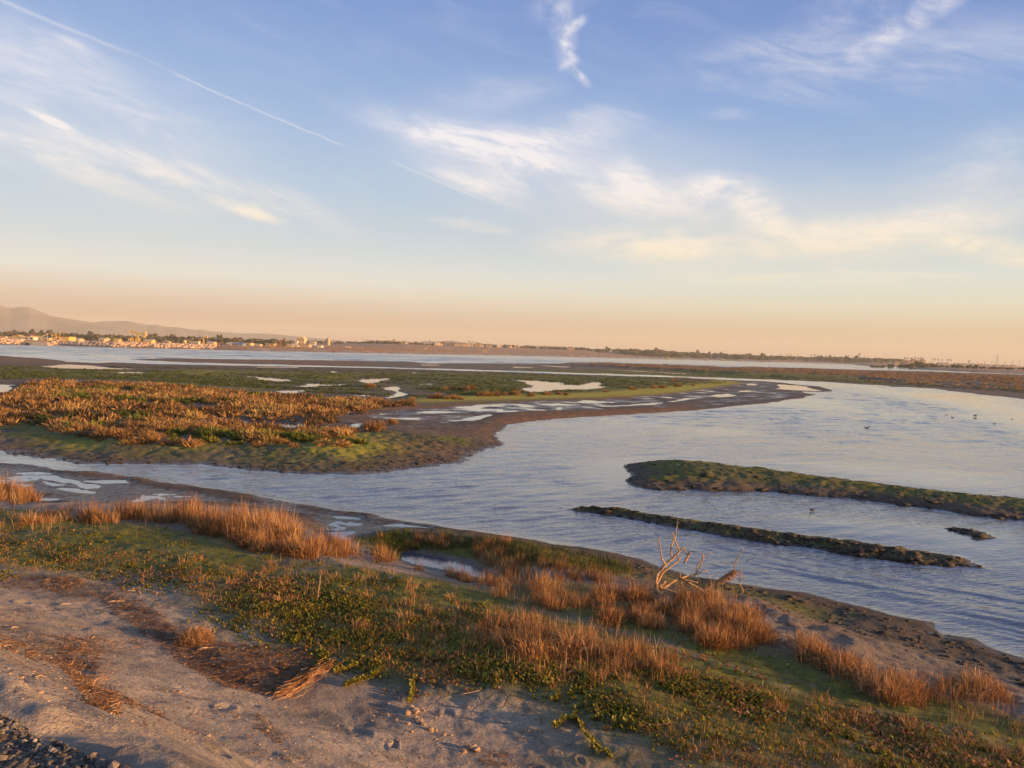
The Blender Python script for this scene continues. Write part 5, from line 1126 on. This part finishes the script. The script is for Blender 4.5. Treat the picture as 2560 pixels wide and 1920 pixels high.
bankg = [blades(8, .1, .06, .2, .6, .008, G_(540 + i), (.1, .7)) for i in range(3)]
cover('bank_grass', [([(930, 1335), (1000, 1326), (1120, 1338), (1290, 1352), (1500, 1390), (1600, 1430), (1500, 1440), (1300, 1400), (1180, 1372), (1000, 1378)], 800, -.15), ([(880, 1350), (1000, 1335), (1060, 1385), (960, 1400)], 250, -.1)], bankg, M_green, "short green grass on the bank hump behind the small pool", .4, .7, 1.5)

# reeds added out of view at right, to cast shade on the lower bank
q = np.stack([rg.uniform(7.6, 14, 170), rg.uniform(-1.5, 6.6, 170)], 1); q = q[np.degrees(np.arctan2(q[:, 0], q[:, 1])) > 43]; q3 = np.concatenate([q, land(q)[:, None]], 1); q3 = q3[q3[:, 2] > .1]
src = cat_b([blades(60, .3, .6, 1.0, .25, .014, G_(701), (.2, .9)), blades(50, .34, .3, .6, .5, .016, G_(702), (0, .5))])
stuff('shade_reeds', [multi(src, q3, rg.uniform(0, 6.3, len(q3)), rg.uniform(1.1, 1.5, len(q3)), None)], M_dry, "brown reeds added out of view to shade the near bank")

# trailing runners
def vine(pts, label, n=60, dz=.015, leaf=1.0):
    pts = np.array(pts, float); g3 = ground_at(pts[:, 0], pts[:, 1], 1.0); g3[:, 2] += dz; t_ = np.linspace(0, 1, len(g3)); u = np.linspace(0, 1, 14)
    C = np.stack([np.interp(u, t_, g3[:, k]) for k in range(3)], 1); C[1:-1, :2] += rg.normal(0, .012, (12, 2))
    r = empty('trailing_vine', Vector(C[0])); tag(r, label, 'vine'); C -= C[0]
    MB().tube(C, np.linspace(.007, .004, 14), 5).build('stem', M_wood, r)
    V, Q, Tt, A = [], [], [], []
    q = np.stack([np.interp(rg.uniform(0, 1, n), u, C[:, k]) for k in range(3)], 1) if False else None
    uu = rg.uniform(0, 1, n); q = np.stack([np.interp(uu, u, C[:, k]) for k in range(3)], 1)
    b = cat_b([multi(sprig[j], q[j::4], rg.uniform(0, 6.3, len(q[j::4])), rg.uniform(.8, 1.5, len(q[j::4])) * leaf, np.full(len(q[j::4]), .12)) for j in range(4)])
    o = link('leaves', b_mesh('leaves', b, M_creep), r); o['kind'] = 'stuff'
vine([(950, 1680), (930, 1697), (900, 1706), (864, 1720)], "bushy green runner reaching left over the bare mud")
vine([(896, 1664), (870, 1676), (837, 1684)], "short yellow green runner above the bushy one", 34)
vine([(1036, 1694), (1030, 1715), (1030, 1735), (1022, 1760)], "green runner hanging straight down to the mud clods")
vine([(1437, 1790), (1458, 1830), (1490, 1866), (1536, 1903)], "long thin runner trailing down to the photo's bottom edge", 70, .015, .8)
vine([(1470, 1845), (1480, 1868), (1498, 1888)], "short runner branching beside the long one", 22, .015, .8)
vine([(1440, 1803), (1415, 1806), (1386, 1821)], "stubby runner pointing left at the lower green edge", 26)
vine([(1400, 1735), (1392, 1748), (1381, 1757)], "tiny runner at the green edge's lower tip", 16)
vine([(1690, 1815), (1610, 1822), (1520, 1812)], "pale bare runner lying across the lower green patch", 8, .04)

# dry wrack, straw and litter
M_straw = leafmat("dry straw and wrack", [(0, (.07, .045, .028)), (.4, (.26, .125, .055)), (.7, (.44, .24, .10)), (1, (.58, .43, .27))])
def straws(polys, name, label, l0, l1, w, z0=1.0, lift=.03):
    out = []
    for poly, n, ang, toff in polys:
        p = pick(poly, n); g3 = ground_at(p[:, 0], p[:, 1], z0, 5); m_ = len(g3); a = rg.normal(ang, .7, m_); L = rg.uniform(l0, l1, m_) * rg.uniform(.4, 1, m_)
        d = np.stack([np.cos(a), np.sin(a), rg.normal(.05, .22, m_)], 1); s_ = np.stack([-np.sin(a), np.cos(a), rg.normal(0, .8, m_)], 1); s_ /= np.linalg.norm(s_, axis=1, keepdims=True); s_ *= (w * rg.uniform(.5, 1.4, m_))[:, None]
        c = g3 + np.array([0, 0, 1.0]) * rg.uniform(.004, lift, m_)[:, None]; bend = np.stack([rg.normal(0, .1, m_) * L, rg.normal(0, .1, m_) * L, rg.uniform(0, .12, m_) * L], 1)
        V = np.stack([c - d * L[:, None] * .5 - s_ * .5, c - d * L[:, None] * .5 + s_ * .5, c + bend - s_ * .5, c + bend + s_ * .5, c + d * L[:, None] * .5], 1).reshape(-1, 3); i = np.arange(m_)[:, None] * 5
        out.append((V, i + [0, 1, 3, 2], i + [2, 3, 4], np.repeat(np.clip(rg.uniform(.0, .9, m_) + toff, 0, 1), 5)))
    return stuff(name, out, M_straw, label)
A0 = -.25
straws([([(380, 1590), (470, 1600), (600, 1610), (760, 1620), (815, 1660), (690, 1740), (560, 1720), (430, 1640)], 4200, .35, -.12), ([(250, 1500), (400, 1530), (460, 1600), (380, 1600), (300, 1540)], 900, A0, -.15),
        ([(0, 1430), (150, 1440), (330, 1470), (400, 1540), (250, 1490), (0, 1450)], 1300, A0, -.1), ([(100, 1455), (180, 1440), (220, 1450), (200, 1475), (110, 1475)], 500, A0, .12),
        ([(150, 1600), (250, 1590), (250, 1680), (180, 1700), (240, 1790), (300, 1860), (290, 1920), (230, 1900), (150, 1730)], 2600, A0, .1), ([(0, 1620), (150, 1600), (160, 1700), (100, 1760), (0, 1720)], 1300, A0, .1),
        ([(0, 1520), (130, 1530), (60, 1580), (0, 1570)], 350, A0, 0), ([(230, 1590), (400, 1600), (330, 1640), (240, 1640)], 260, A0, .1), ([(250, 1800), (400, 1790), (420, 1830), (280, 1860)], 300, A0, .05)], 'wrack', "dry straw and dark wrack strewn over the pale mud", .04, .18, .006, 1.2)
straws([([(0, 1480), (400, 1540), (700, 1760), (1400, 1760), (1500, 1920), (350, 1920), (0, 1700)], 1500, A0, -.15), ([(0, 1600), (300, 1580), (620, 1760), (500, 1920), (330, 1920), (0, 1720)], 900, A0, .1), ([(900, 1740), (1500, 1790), (1500, 1920), (1000, 1920)], 300, .3, -.3), ([(640, 1790), (720, 1850), (700, 1870), (640, 1830)], 260, -.9, -.1), ([(690, 1880), (790, 1890), (760, 1920), (690, 1920)], 60, .2, .1), ([(1150, 1860), (1270, 1875), (1280, 1920), (1220, 1915)], 260, .4, -.2)], 'mud_litter', "scattered straw bits on the bare mud", .02, .09, .005, 1.2, .012)
# tumbleweed and the dry strand
p = ground_at(488, 1606, 1.2)[0]; r = empty('tumbleweed', Vector(p)); tag(r, "round pinkish tumbleweed caught in the dark wrack", 'tumbleweed')
V, Q, Tt, A = shrub(3200, .34, G_(601), .0045, (.4, 1), .11); V = V * [1.0, .9, 1.05]; link('crown', b_mesh('crown', (V, Q, Tt, A), M_straw), r)
MB().tube([(0, 0, -.03), (.03, 0, .08), (.06, .02, .16)], [.012, .009, .005], 6).build('stem', M_wood, r)
def strand(pts, label, n, wid, name='dry_strand', h=.07):
    pts = np.array(pts, float); g3 = ground_at(pts[:, 0], pts[:, 1], 1.0); t_ = np.linspace(0, 1, len(g3)); uu = rg.uniform(0, .9, n); L = rg.uniform(.12, .35, n)
    C = lambda u: np.stack([np.interp(u, t_, g3[:, k]) for k in range(3)], 1)
    tot = np.linalg.norm(np.diff(g3, axis=0), axis=1).sum(); o_ = rg.normal(0, wid, (n, 3)) * [1, 1, .0] + np.array([0, 0, 1.0]) * rg.uniform(.01, h, n)[:, None]
    a, m_, e = C(uu), C(np.minimum(1, uu + L * .5 / tot)), C(np.minimum(1, uu + L / tot)); s_ = np.array([0.2, .3, .9]) * .003
    V = np.stack([a + o_ - s_, a + o_ + s_, m_ + o_ * 1.1 - s_, m_ + o_ * 1.1 + s_, e + o_ * [.8, .8, .6]], 1).reshape(-1, 3); i = np.arange(n)[:, None] * 5; b0 = g3[0]
    o = link(name, b_mesh(name, (V - b0, i + [0, 1, 3, 2], i + [2, 3, 4], np.repeat(rg.uniform(.2, .85, n), 5)), M_straw), None, Vector(b0)); tag(o, label, 'dry plant')
strand([(838, 1655), (805, 1678), (770, 1696), (735, 1728), (688, 1748)], "bright orange dry plant strand lying flat below the wrack", 520, .06)
strand([(250, 1668), (235, 1720), (215, 1760)], "matted orange straw strand in the left wrack line", 200, .06, h=.04)

# the dead tree
M_dead = flatmat("bleached dead wood", (.42, .27, .14), .8, vary=.3, scale=9)
tb = ground_at(1641, 1482, .6)[0]; TD = tb[1]
root = empty('dead_tree', Vector(tb)); tag(root, "bleached dead tree with bare broken branches on the bank", 'dead tree')
def limb(name, pts, r0, r1, d0=0.0, d1=0.0, parent=root, n=7, lab=None):
    pts = np.array(pts, float); u = np.linspace(0, 1, len(pts)); dd = d0 + (d1 - d0) * u
    W_ = np.stack([at(a, b, TD + c) for (a, b), c in zip(pts, dd)]) - tb
    k = max(6, 4 * len(pts)); uu = np.linspace(0, 1, k)            # smooth through the points
    C = np.stack([np.interp(uu, u, W_[:, j]) for j in range(3)], 1); C[1:-1] = .25 * C[:-2] + .5 * C[1:-1] + .25 * C[2:]
    C[1:-1] += rg.normal(0, .004, (k - 2, 3)); rr_ = 1.1 * np.interp(uu, [0, 1], [r0, r1]) * (1 + rg.normal(0, .06, k))
    o = MB().tube(C, rr_, n).build(name, M_dead, parent, None, 0, True)
    return o
limb('trunk', [(1641, 1478), (1640, 1462), (1639, 1443), (1647, 1430), (1658, 1417), (1671, 1404), (1682, 1397), (1695, 1382), (1708, 1368)], .040, .014)
limb('branch', [(1666, 1415), (1655, 1397), (1651, 1373), (1646, 1341)], .013, .008, 0, -.2)
limb('branch', [(1679, 1398), (1677, 1373), (1681, 1354), (1688, 1345), (1690, 1326), (1695, 1304)], .017, .008, 0, .15)
limb('branch', [(1698, 1376), (1689, 1354), (1684, 1340), (1680, 1331)], .013, .008, 0, -.1)
limb('branch', [(1696, 1402), (1693, 1385), (1690, 1361)], .008, .006, .05, .1)
limb('branch', [(1708, 1368), (1712, 1374), (1717, 1383), (1722, 1385)], .012, .011)
limb('branch', [(1726, 1380), (1719, 1393), (1710, 1407)], .017, .021, 0, 0)
limb('branch', [(1641, 1462), (1656, 1432), (1677, 1415), (1694, 1405), (1702, 1392)], .024, .010, 0, .25)
limb('branch', [(1650, 1474), (1662, 1468), (1681, 1454), (1701, 1446), (1720, 1440), (1740, 1435)], .030, .012, 0, .3)
limb('branch', [(1740, 1435), (1741, 1419), (1755, 1399), (1779, 1379)], .012, .006, .3, .35)
limb('branch', [(1742, 1431), (1753, 1411), (1757, 1397), (1757, 1384)], .011, .009, .3, .2)
limb('branch', [(1741, 1436), (1752, 1431), (1768, 1427)], .012, .009, .3, .4)
limb('branch', [(1739, 1436), (1732, 1445), (1726, 1452)], .009, .008, .3, .25)
limb('branch', [(1701, 1447), (1720, 1451), (1745, 1457)], .022, .014, .15, .1)
limb('branch', [(1705, 1449), (1733, 1462), (1773, 1485)], .018, .013, .15, .2)
limb('branch', [(1701, 1446), (1701, 1437), (1699, 1431)], .010, .006, .15, .15)
limb('branch', [(1703, 1452), (1706, 1465), (1709, 1478)], .010, .005, .15, .05)
limb('branch', [(1773, 1485), (1755, 1487), (1790, 1453), (1816, 1436), (1836, 1425), (1838, 1408), (1846, 1390), (1858, 1371)], .014, .006, .2, .1)
limb('branch', [(1755, 1494), (1799, 1494), (1831, 1491), (1855, 1484), (1858, 1476), (1848, 1458), (1850, 1436), (1853, 1421)], .014, .006, .2, .0)
limb('branch', [(1849, 1452), (1853, 1438), (1857, 1426)], .007, .005, .05, .05)
limb('branch', [(1847, 1455), (1856, 1446), (1862, 1441)], .006, .004, .05, .0)
limb('branch', [(1634, 1472), (1653, 1485), (1677, 1496), (1696, 1511)], .034, .026, 0, -.35)
limb('branch', [(1646, 1468), (1681, 1478), (1703, 1487), (1724, 1497)], .026, .014, 0, -.1)
limb('root', [(1641, 1472), (1655, 1462), (1664, 1453)], .030, .024, 0, .1)
limb('root', [(1636, 1474), (1615, 1470), (1600, 1472)], .018, .008, 0, .3)
# dry grass hung on its right branches
n = 170; u = rg.uniform(0, 1, n); bx = np.stack([np.interp(u, [0, .4, 1], [1795, 1816, 1838]), np.interp(u, [0, .4, 1], [1452, 1436, 1423])], 1)
b3 = np.stack([at(a, b, TD + .14 + e) for (a, b), e in zip(bx, rg.normal(0, .03, n))]) - tb; d = np.stack([rg.normal(.03, .05, n), rg.normal(0, .05, n), -rg.uniform(.04, .2, n)], 1); s_ = rg.normal(0, .004, (n, 3))
V = np.stack([b3 - s_, b3 + s_, b3 + d * .5 + rg.normal(0, .012, (n, 3)) - s_, b3 + d * .5 + s_, b3 + d], 1).reshape(-1, 3); i = np.arange(n)[:, None] * 5
link('hanging_straw', b_mesh('hanging_straw', (V, i + [0, 1, 3, 2], i + [2, 3, 4], np.repeat(rg.uniform(.5, 1, n), 5)), M_straw), root, None)['kind'] = 'stuff'

# stake, sticks, clods, gravel
p = ground_at(793, 1500, .8)[0]; t3 = at(801, 1436, p[1]) - p
o = MB().tube([(0, 0, -.1), t3 * .35 + [-.006, 0, 0], t3 * .7, t3], [.022, .021, .018, .013], 7).build('wooden_stake', M_wood, None, Vector(p), 0, True); tag(o, "thin leaning wooden stake standing in the green cover", 'stake')
M_stick = flatmat("pale driftwood", (.50, .36, .23), .85, vary=.25, scale=12)
for a, b, r0, lab in [((268, 1507), (312, 1504), .016, "straight pale stick lying on the left wrack"), ((494, 1627), (532, 1621), .022, "thick pale stick lying just below the tumbleweed"), ((150, 1513), (178, 1511), .012, "thin white stick on the grey mud at left"), ((364, 1577), (368, 1590), .010, "short pale curved stick left of the tumbleweed"),
                      ((88, 1770), (120, 1769), .006, "thin straight straw lying on the orange mud"), ((1144, 1742), (1200, 1727), .008, "long thin stick lying below the creeping plants' edge"), ((30, 1583), (48, 1573), .014, "short orange stick in the left litter"), ((318, 1478), (338, 1478), .012, "small pale stick in the upper wrack"), ((700, 1890), (735, 1915), .010, "small twig at the photo's bottom edge"), ((1475, 1718), (1512, 1752), .006, "bleached thin stem lying on the lower green cover"), ((1520, 1755), (1555, 1750), .006, "bent pale stem right of the bleached one")]:
    g3 = ground_at([a[0], b[0]], [a[1], b[1]], 1.2); g3[:, 2] += r0 * .8; v = g3[1] - g3[0]
    o = MB().tube([(0, 0, 0), v * .3 + [0, .01, .006], v * .65 + [0, -.008, .008], v], [r0 * .5, r0 * .6, r0 * .5, r0 * .3], 7).build('stick', M_stick, None, Vector(g3[0]), 0, True); tag(o, lab, 'stick')
M_clod = flatmat("dry mud lump", (.34, .24, .155), .95, vary=.35, scale=20)
def lump(seed):
    import bmesh
    bm = bmesh.new(); bmesh.ops.create_icosphere(bm, subdivisions=2, radius=1.0); r_ = random.Random(seed)
    for v in bm.verts: v.co *= r_.uniform(.72, 1.15)
    me = bpy.data.meshes.new('mud_clod'); bm.to_mesh(me); bm.free(); me.materials.append(M_clod); return me
LU = [lump(i) for i in range(4)]
cl = [(1024, 1775, .055), (1035, 1782, .05), (1043, 1778, .035), (1018, 1785, .04), (1048, 1806, .045), (1040, 1797, .035), (1058, 1812, .03), (1020, 1810, .025), (1076, 1827, .042), (1090, 1826, .022), (1030, 1830, .018), (1110, 1838, .022), (1128, 1838, .022), (990, 1800, .018), (970, 1788, .018), (1060, 1777, .022), (934, 1789, .014), (1088, 1796, .018), (1170, 1770, .02), (1180, 1873, .05), (1192, 1877, .04), (1160, 1880, .03), (672, 1825, .02), (668, 1832, .016), (648, 1870, .014), (545, 1700, .014), (595, 1800, .02), (1005, 1750, .012), (1100, 1790, .016), (1082, 1780, .014)]
g3 = ground_at([c[0] for c in cl], [c[1] for c in cl], 1.1)
for p, c in zip(g3, cl):
    o = link('mud_clod', LU[rnd.randrange(4)], None, (p[0], p[1], p[2] + c[2] * .35), rnd.uniform(0, 6), (c[2] * 1.1, c[2], c[2] * .8)); tag(o, "orange lit clod of dry mud below the hanging runner" if c[0] > 900 and c[0] < 1140 and c[1] < 1850 else "small clod of dry mud lying on the bare flat", 'mud clod', "clods below the hanging runner" if c[0] > 900 and c[0] < 1140 and c[1] < 1850 else "small clods on the mud")
def lumps(polys, name, label, s0, mat, z0=.5):
    import bmesh as _b
    bm_ = _b.new(); _b.ops.create_icosphere(bm_, subdivisions=1, radius=1.0); bm_.verts.ensure_lookup_table(); V0 = np.array([v.co for v in bm_.verts]); F0 = np.array([[v.index for v in f.verts] for f in bm_.faces]); bm_.free()
    P_ = np.concatenate([pick(p, n) for p, n in polys]); G3 = ground_at(P_[:, 0], P_[:, 1], z0); G3 = G3[G3[:, 2] > .01]; n = len(G3); S = np.exp(rg.normal(math.log(s0), .5, n))
    v = V0[None] * rg.uniform(.65, 1.25, (n, len(V0), 1)) * (S[:, None] * rg.uniform(.7, 1.6, (n, 3)))[:, None, :] * [1.3, 1, .38] + G3[:, None, :]
    return tag(link(name, mk_mesh(name, v.reshape(-1, 3), None, (F0[None] + (np.arange(n) * len(V0))[:, None, None]).reshape(-1, 3), [mat], None, True)), label, None, None, 'stuff')
M_lump = flatmat("dark wet mud lump", (.045, .038, .026), .8, vary=.4, scale=14)
i1 = [(1600, 1150), (1640, 1143), (1920, 1170), (2200, 1208), (2560, 1245), (2560, 1300), (2238, 1262), (1920, 1230), (1640, 1226), (1560, 1200)]
i2 = [(1420, 1262), (1600, 1278), (1920, 1328), (2300, 1378), (2460, 1405), (2460, 1420), (2296, 1411), (1920, 1356), (1613, 1305), (1450, 1278)]
lumps([(i1, 320), ([(1600, 1218), (1920, 1226), (2238, 1258), (2560, 1298), (2560, 1303), (2238, 1265), (1920, 1233), (1600, 1224)], 260)], 'mud_lumps', "dark lumps of mud and weed on the long green island", .042, M_lump, .3)
lumps([(i2, 600), ([(2366, 1319), (2426, 1321), (2499, 1342), (2440, 1343)], 60)], 'mud_lumps', "dark lumps of mud covering the low spit", .040, M_lump, .15)
lumps([([(640, 1180), (1000, 1178), (1180, 1140), (1255, 1112), (1240, 1095), (1150, 1130), (950, 1155), (640, 1155)], 500), ([(0, 1105), (200, 1135), (640, 1165), (640, 1178), (200, 1160), (0, 1125)], 350)], 'mud_lumps', "small dark mud lumps along the marsh bank's wet foot", .035, M_lump, .1)
lumps([([(1920, 1475), (2094, 1508), (2253, 1548), (2400, 1595), (2560, 1645), (2560, 1680), (2300, 1640), (2050, 1570), (1900, 1510)], 450), ([(1400, 1362), (1640, 1418), (1920, 1475), (1920, 1500), (1640, 1435), (1400, 1375)], 160)], 'mud_lumps', "dark wet mud lumps along the near water's edge", .026, M_lump, .15)
lumps([([(0, 1480), (400, 1540), (700, 1760), (1400, 1740), (1500, 1920), (350, 1920), (0, 1700)], 3200)], 'mud_crumbs', "tiny crumbs of dry mud strewn over the bare flat", .0045, M_clod, 1.2)
M_stone = leafmat("gravel stones", [(0, (.07, .062, .052)), (.4, (.19, .165, .13)), (.75, (.38, .31, .22)), (1, (.66, .56, .42))])
import bmesh
bm = bmesh.new(); bmesh.ops.create_icosphere(bm, subdivisions=1, radius=1.0); bm.verts.ensure_lookup_table(); iv = np.array([v.co for v in bm.verts]); it = np.array([[v.index for v in f.verts] for f in bm.faces]); bm.free()
px_ = np.concatenate([pick([(0, 1745), (40, 1800), (120, 1870), (220, 1905), (260, 1935), (400, 1990), (-200, 2050), (-260, 1850), (-80, 1760)], 5600), pick([(110, 1880), (330, 1925), (420, 1990), (100, 1990)], 500), pick([(120, 1850), (240, 1895), (330, 1935), (300, 1945), (200, 1905)], 350)])
g3 = ground_at(px_[:, 0], px_[:, 1], 3.2); nS = len(g3); sz = np.exp(rg.normal(math.log(.0075), .42, nS)); MBs = MB(); tint = []
J = rg.uniform(.65, 1.25, (nS, len(iv), 1)); Rz = rg.uniform(0, 6.3, nS); c_, s_ = np.cos(Rz)[:, None], np.sin(Rz)[:, None]
v = iv[None] * J * (sz[:, None] * rg.uniform(.7, 1.3, (nS, 3)))[:, None, :] * [1, 1, .8]; v = np.stack([v[..., 0] * c_ - v[..., 1] * s_, v[..., 0] * s_ + v[..., 1] * c_, v[..., 2]], -1) + (g3 + np.array([0, 0, 1.0]) * (sz * .25)[:, None])[:, None, :]
tag(link('gravel', mk_mesh('gravel', v.reshape(-1, 3), None, (it[None] + (np.arange(nS) * len(iv))[:, None, None]).reshape(-1, 3), [M_stone], dict(tint=np.repeat(np.clip(rg.normal(.38, .25, nS), 0, 1), len(iv))))), "coarse grey gravel of the levee track at the lower left corner", None, None, 'stuff')

# ------------------------------------------------------------------ birds
M_duck = flatmat("dark brown feathers", (.045, .036, .03), .7); M_gull = flatmat("white feathers", (.78, .76, .72), .7); M_wing = flatmat("grey feathers", (.35, .35, .36), .7); M_bill = flatmat("horn bill", (.35, .25, .08), .5)
def bird_body(sp, n=12):
    v, q = [], []
    for (x, z, ry, rz) in sp:
        a = np.arange(n) / n * 2 * np.pi; v.append(np.stack([np.full(n, x), ry * np.cos(a), z + rz * np.sin(a)], 1))
    for k in range(len(sp) - 1): q += [[k * n + i, k * n + (i + 1) % n, (k + 1) * n + (i + 1) % n, (k + 1) * n + i] for i in range(n)]
    return np.concatenate(v), q
DUCK = [(-.30, .10, .002, .002), (-.27, .095, .035, .015), (-.20, .07, .075, .045), (-.08, .05, .105, .08), (.04, .05, .11, .09), (.14, .07, .085, .085), (.19, .12, .045, .06), (.20, .17, .034, .04), (.215, .215, .040, .042), (.25, .23, .036, .036), (.28, .225, .02, .02), (.29, .222, .002, .002)]
def duck(px, py, s, rz, label, z=0.0):
    p = unproj(px, py, 0.0); r = empty('duck', (p[0], p[1], .0), rz); s *= .52; r.scale = (s, s, s * .85); tag(r, label, 'duck', 'ducks on the water')
    v, q = bird_body(DUCK); link('body', mk_mesh('body', v, q, None, [M_duck], None, True), r)
    MB().box((.315, 0, .213), (.06, .03, .014)).build('bill', M_bill, r)
    for sy in (-1, 1): MB().lathe((0, 0, 0), [(.002, -.14), (.03, -.08), (.038, 0), (.02, .09), (.002, .13)], 8).build('wing', M_duck, r); w = r.children[-1]; w.rotation_euler = (0, rad(90), 0); w.location = (-.05, sy * .088, .085); w.scale = (1.1, .6, 1)
duck(2366, 1038.5, 1.0, rad(170), "small dark duck, leftmost of the group on the right water")
duck(2381, 1044.5, 1.0, rad(185), "dark duck just below and right of the leftmost one")
duck(2438, 1039, 1.3, rad(0), "dark duck of the upper right pair with its head up")
duck(2438, 1046.5, 1.2, rad(180), "low dark duck directly below the one with its head up")
duck(2487, 1060, 1.0, rad(175), "lone dark duck lowest in the group at right")
duck(2530, 1048.5, .9, rad(10), "faint small duck farthest right on the pale water")
duck(2167, 1071, 1.5, rad(0), "bigger grey duck swimming apart in mid channel")
duck(2030, 1276, .8, rad(180), "low dark duck resting between the two islands")
g_ = ground_at(382, 897.5, .1)[0]; r = empty('gull', Vector(g_), rad(200)); r.scale = (1.7,) * 3; tag(r, "white gull standing on the tip of the marsh bar at left", 'gull')
GULL = [(-.30, .30, .002, .002), (-.22, .29, .03, .018), (-.1, .26, .06, .055), (.03, .255, .072, .07), (.12, .28, .055, .06), (.155, .33, .036, .042), (.17, .375, .036, .036), (.20, .385, .03, .03), (.225, .382, .002, .002)]
v, q = bird_body(GULL); link('body', mk_mesh('body', v, q, None, [M_gull], None, True), r); MB().box((.25, 0, .375), (.06, .016, .018)).build('bill', M_bill, r)
for sy in (-1, 1):
    MB().tube([(.01, sy * .03, 0), (.0, sy * .03, .2)], .008, 5).build('leg', M_bill, r)
    w = MB().lathe((0, 0, 0), [(.002, -.24), (.03, -.1), (.045, .03), (.03, .1), (.002, .14)], 8).build('wing', M_wing, r); w.rotation_euler = (0, rad(84), 0); w.location = (-.06, sy * .058, .28); w.scale = (1.4, .5, 1)

# ------------------------------------------------------------------ haze over the bay
hz = bpy.data.materials.new("evening haze"); hz.use_nodes = True; hz.node_tree.nodes.clear(); H_ = NT(hz.node_tree)
pv = H_.new('ShaderNodeVolumePrincipled'); pv.inputs['Color'].default_value = (.80, .84, .74, 1); pv.inputs['Density'].default_value = 2.0e-4; pv.inputs['Anisotropy'].default_value = 0.0
ho = H_.new('ShaderNodeOutputMaterial'); H_.l.new(pv.outputs[0], ho.inputs['Volume'])
m = MB(); m.box((0, 0, 89.2), (17600, 17600, 181.6))
o = m.build('haze', hz); tag(o, "thin peach evening haze over the whole marsh and bay", None, None, 'stuff')
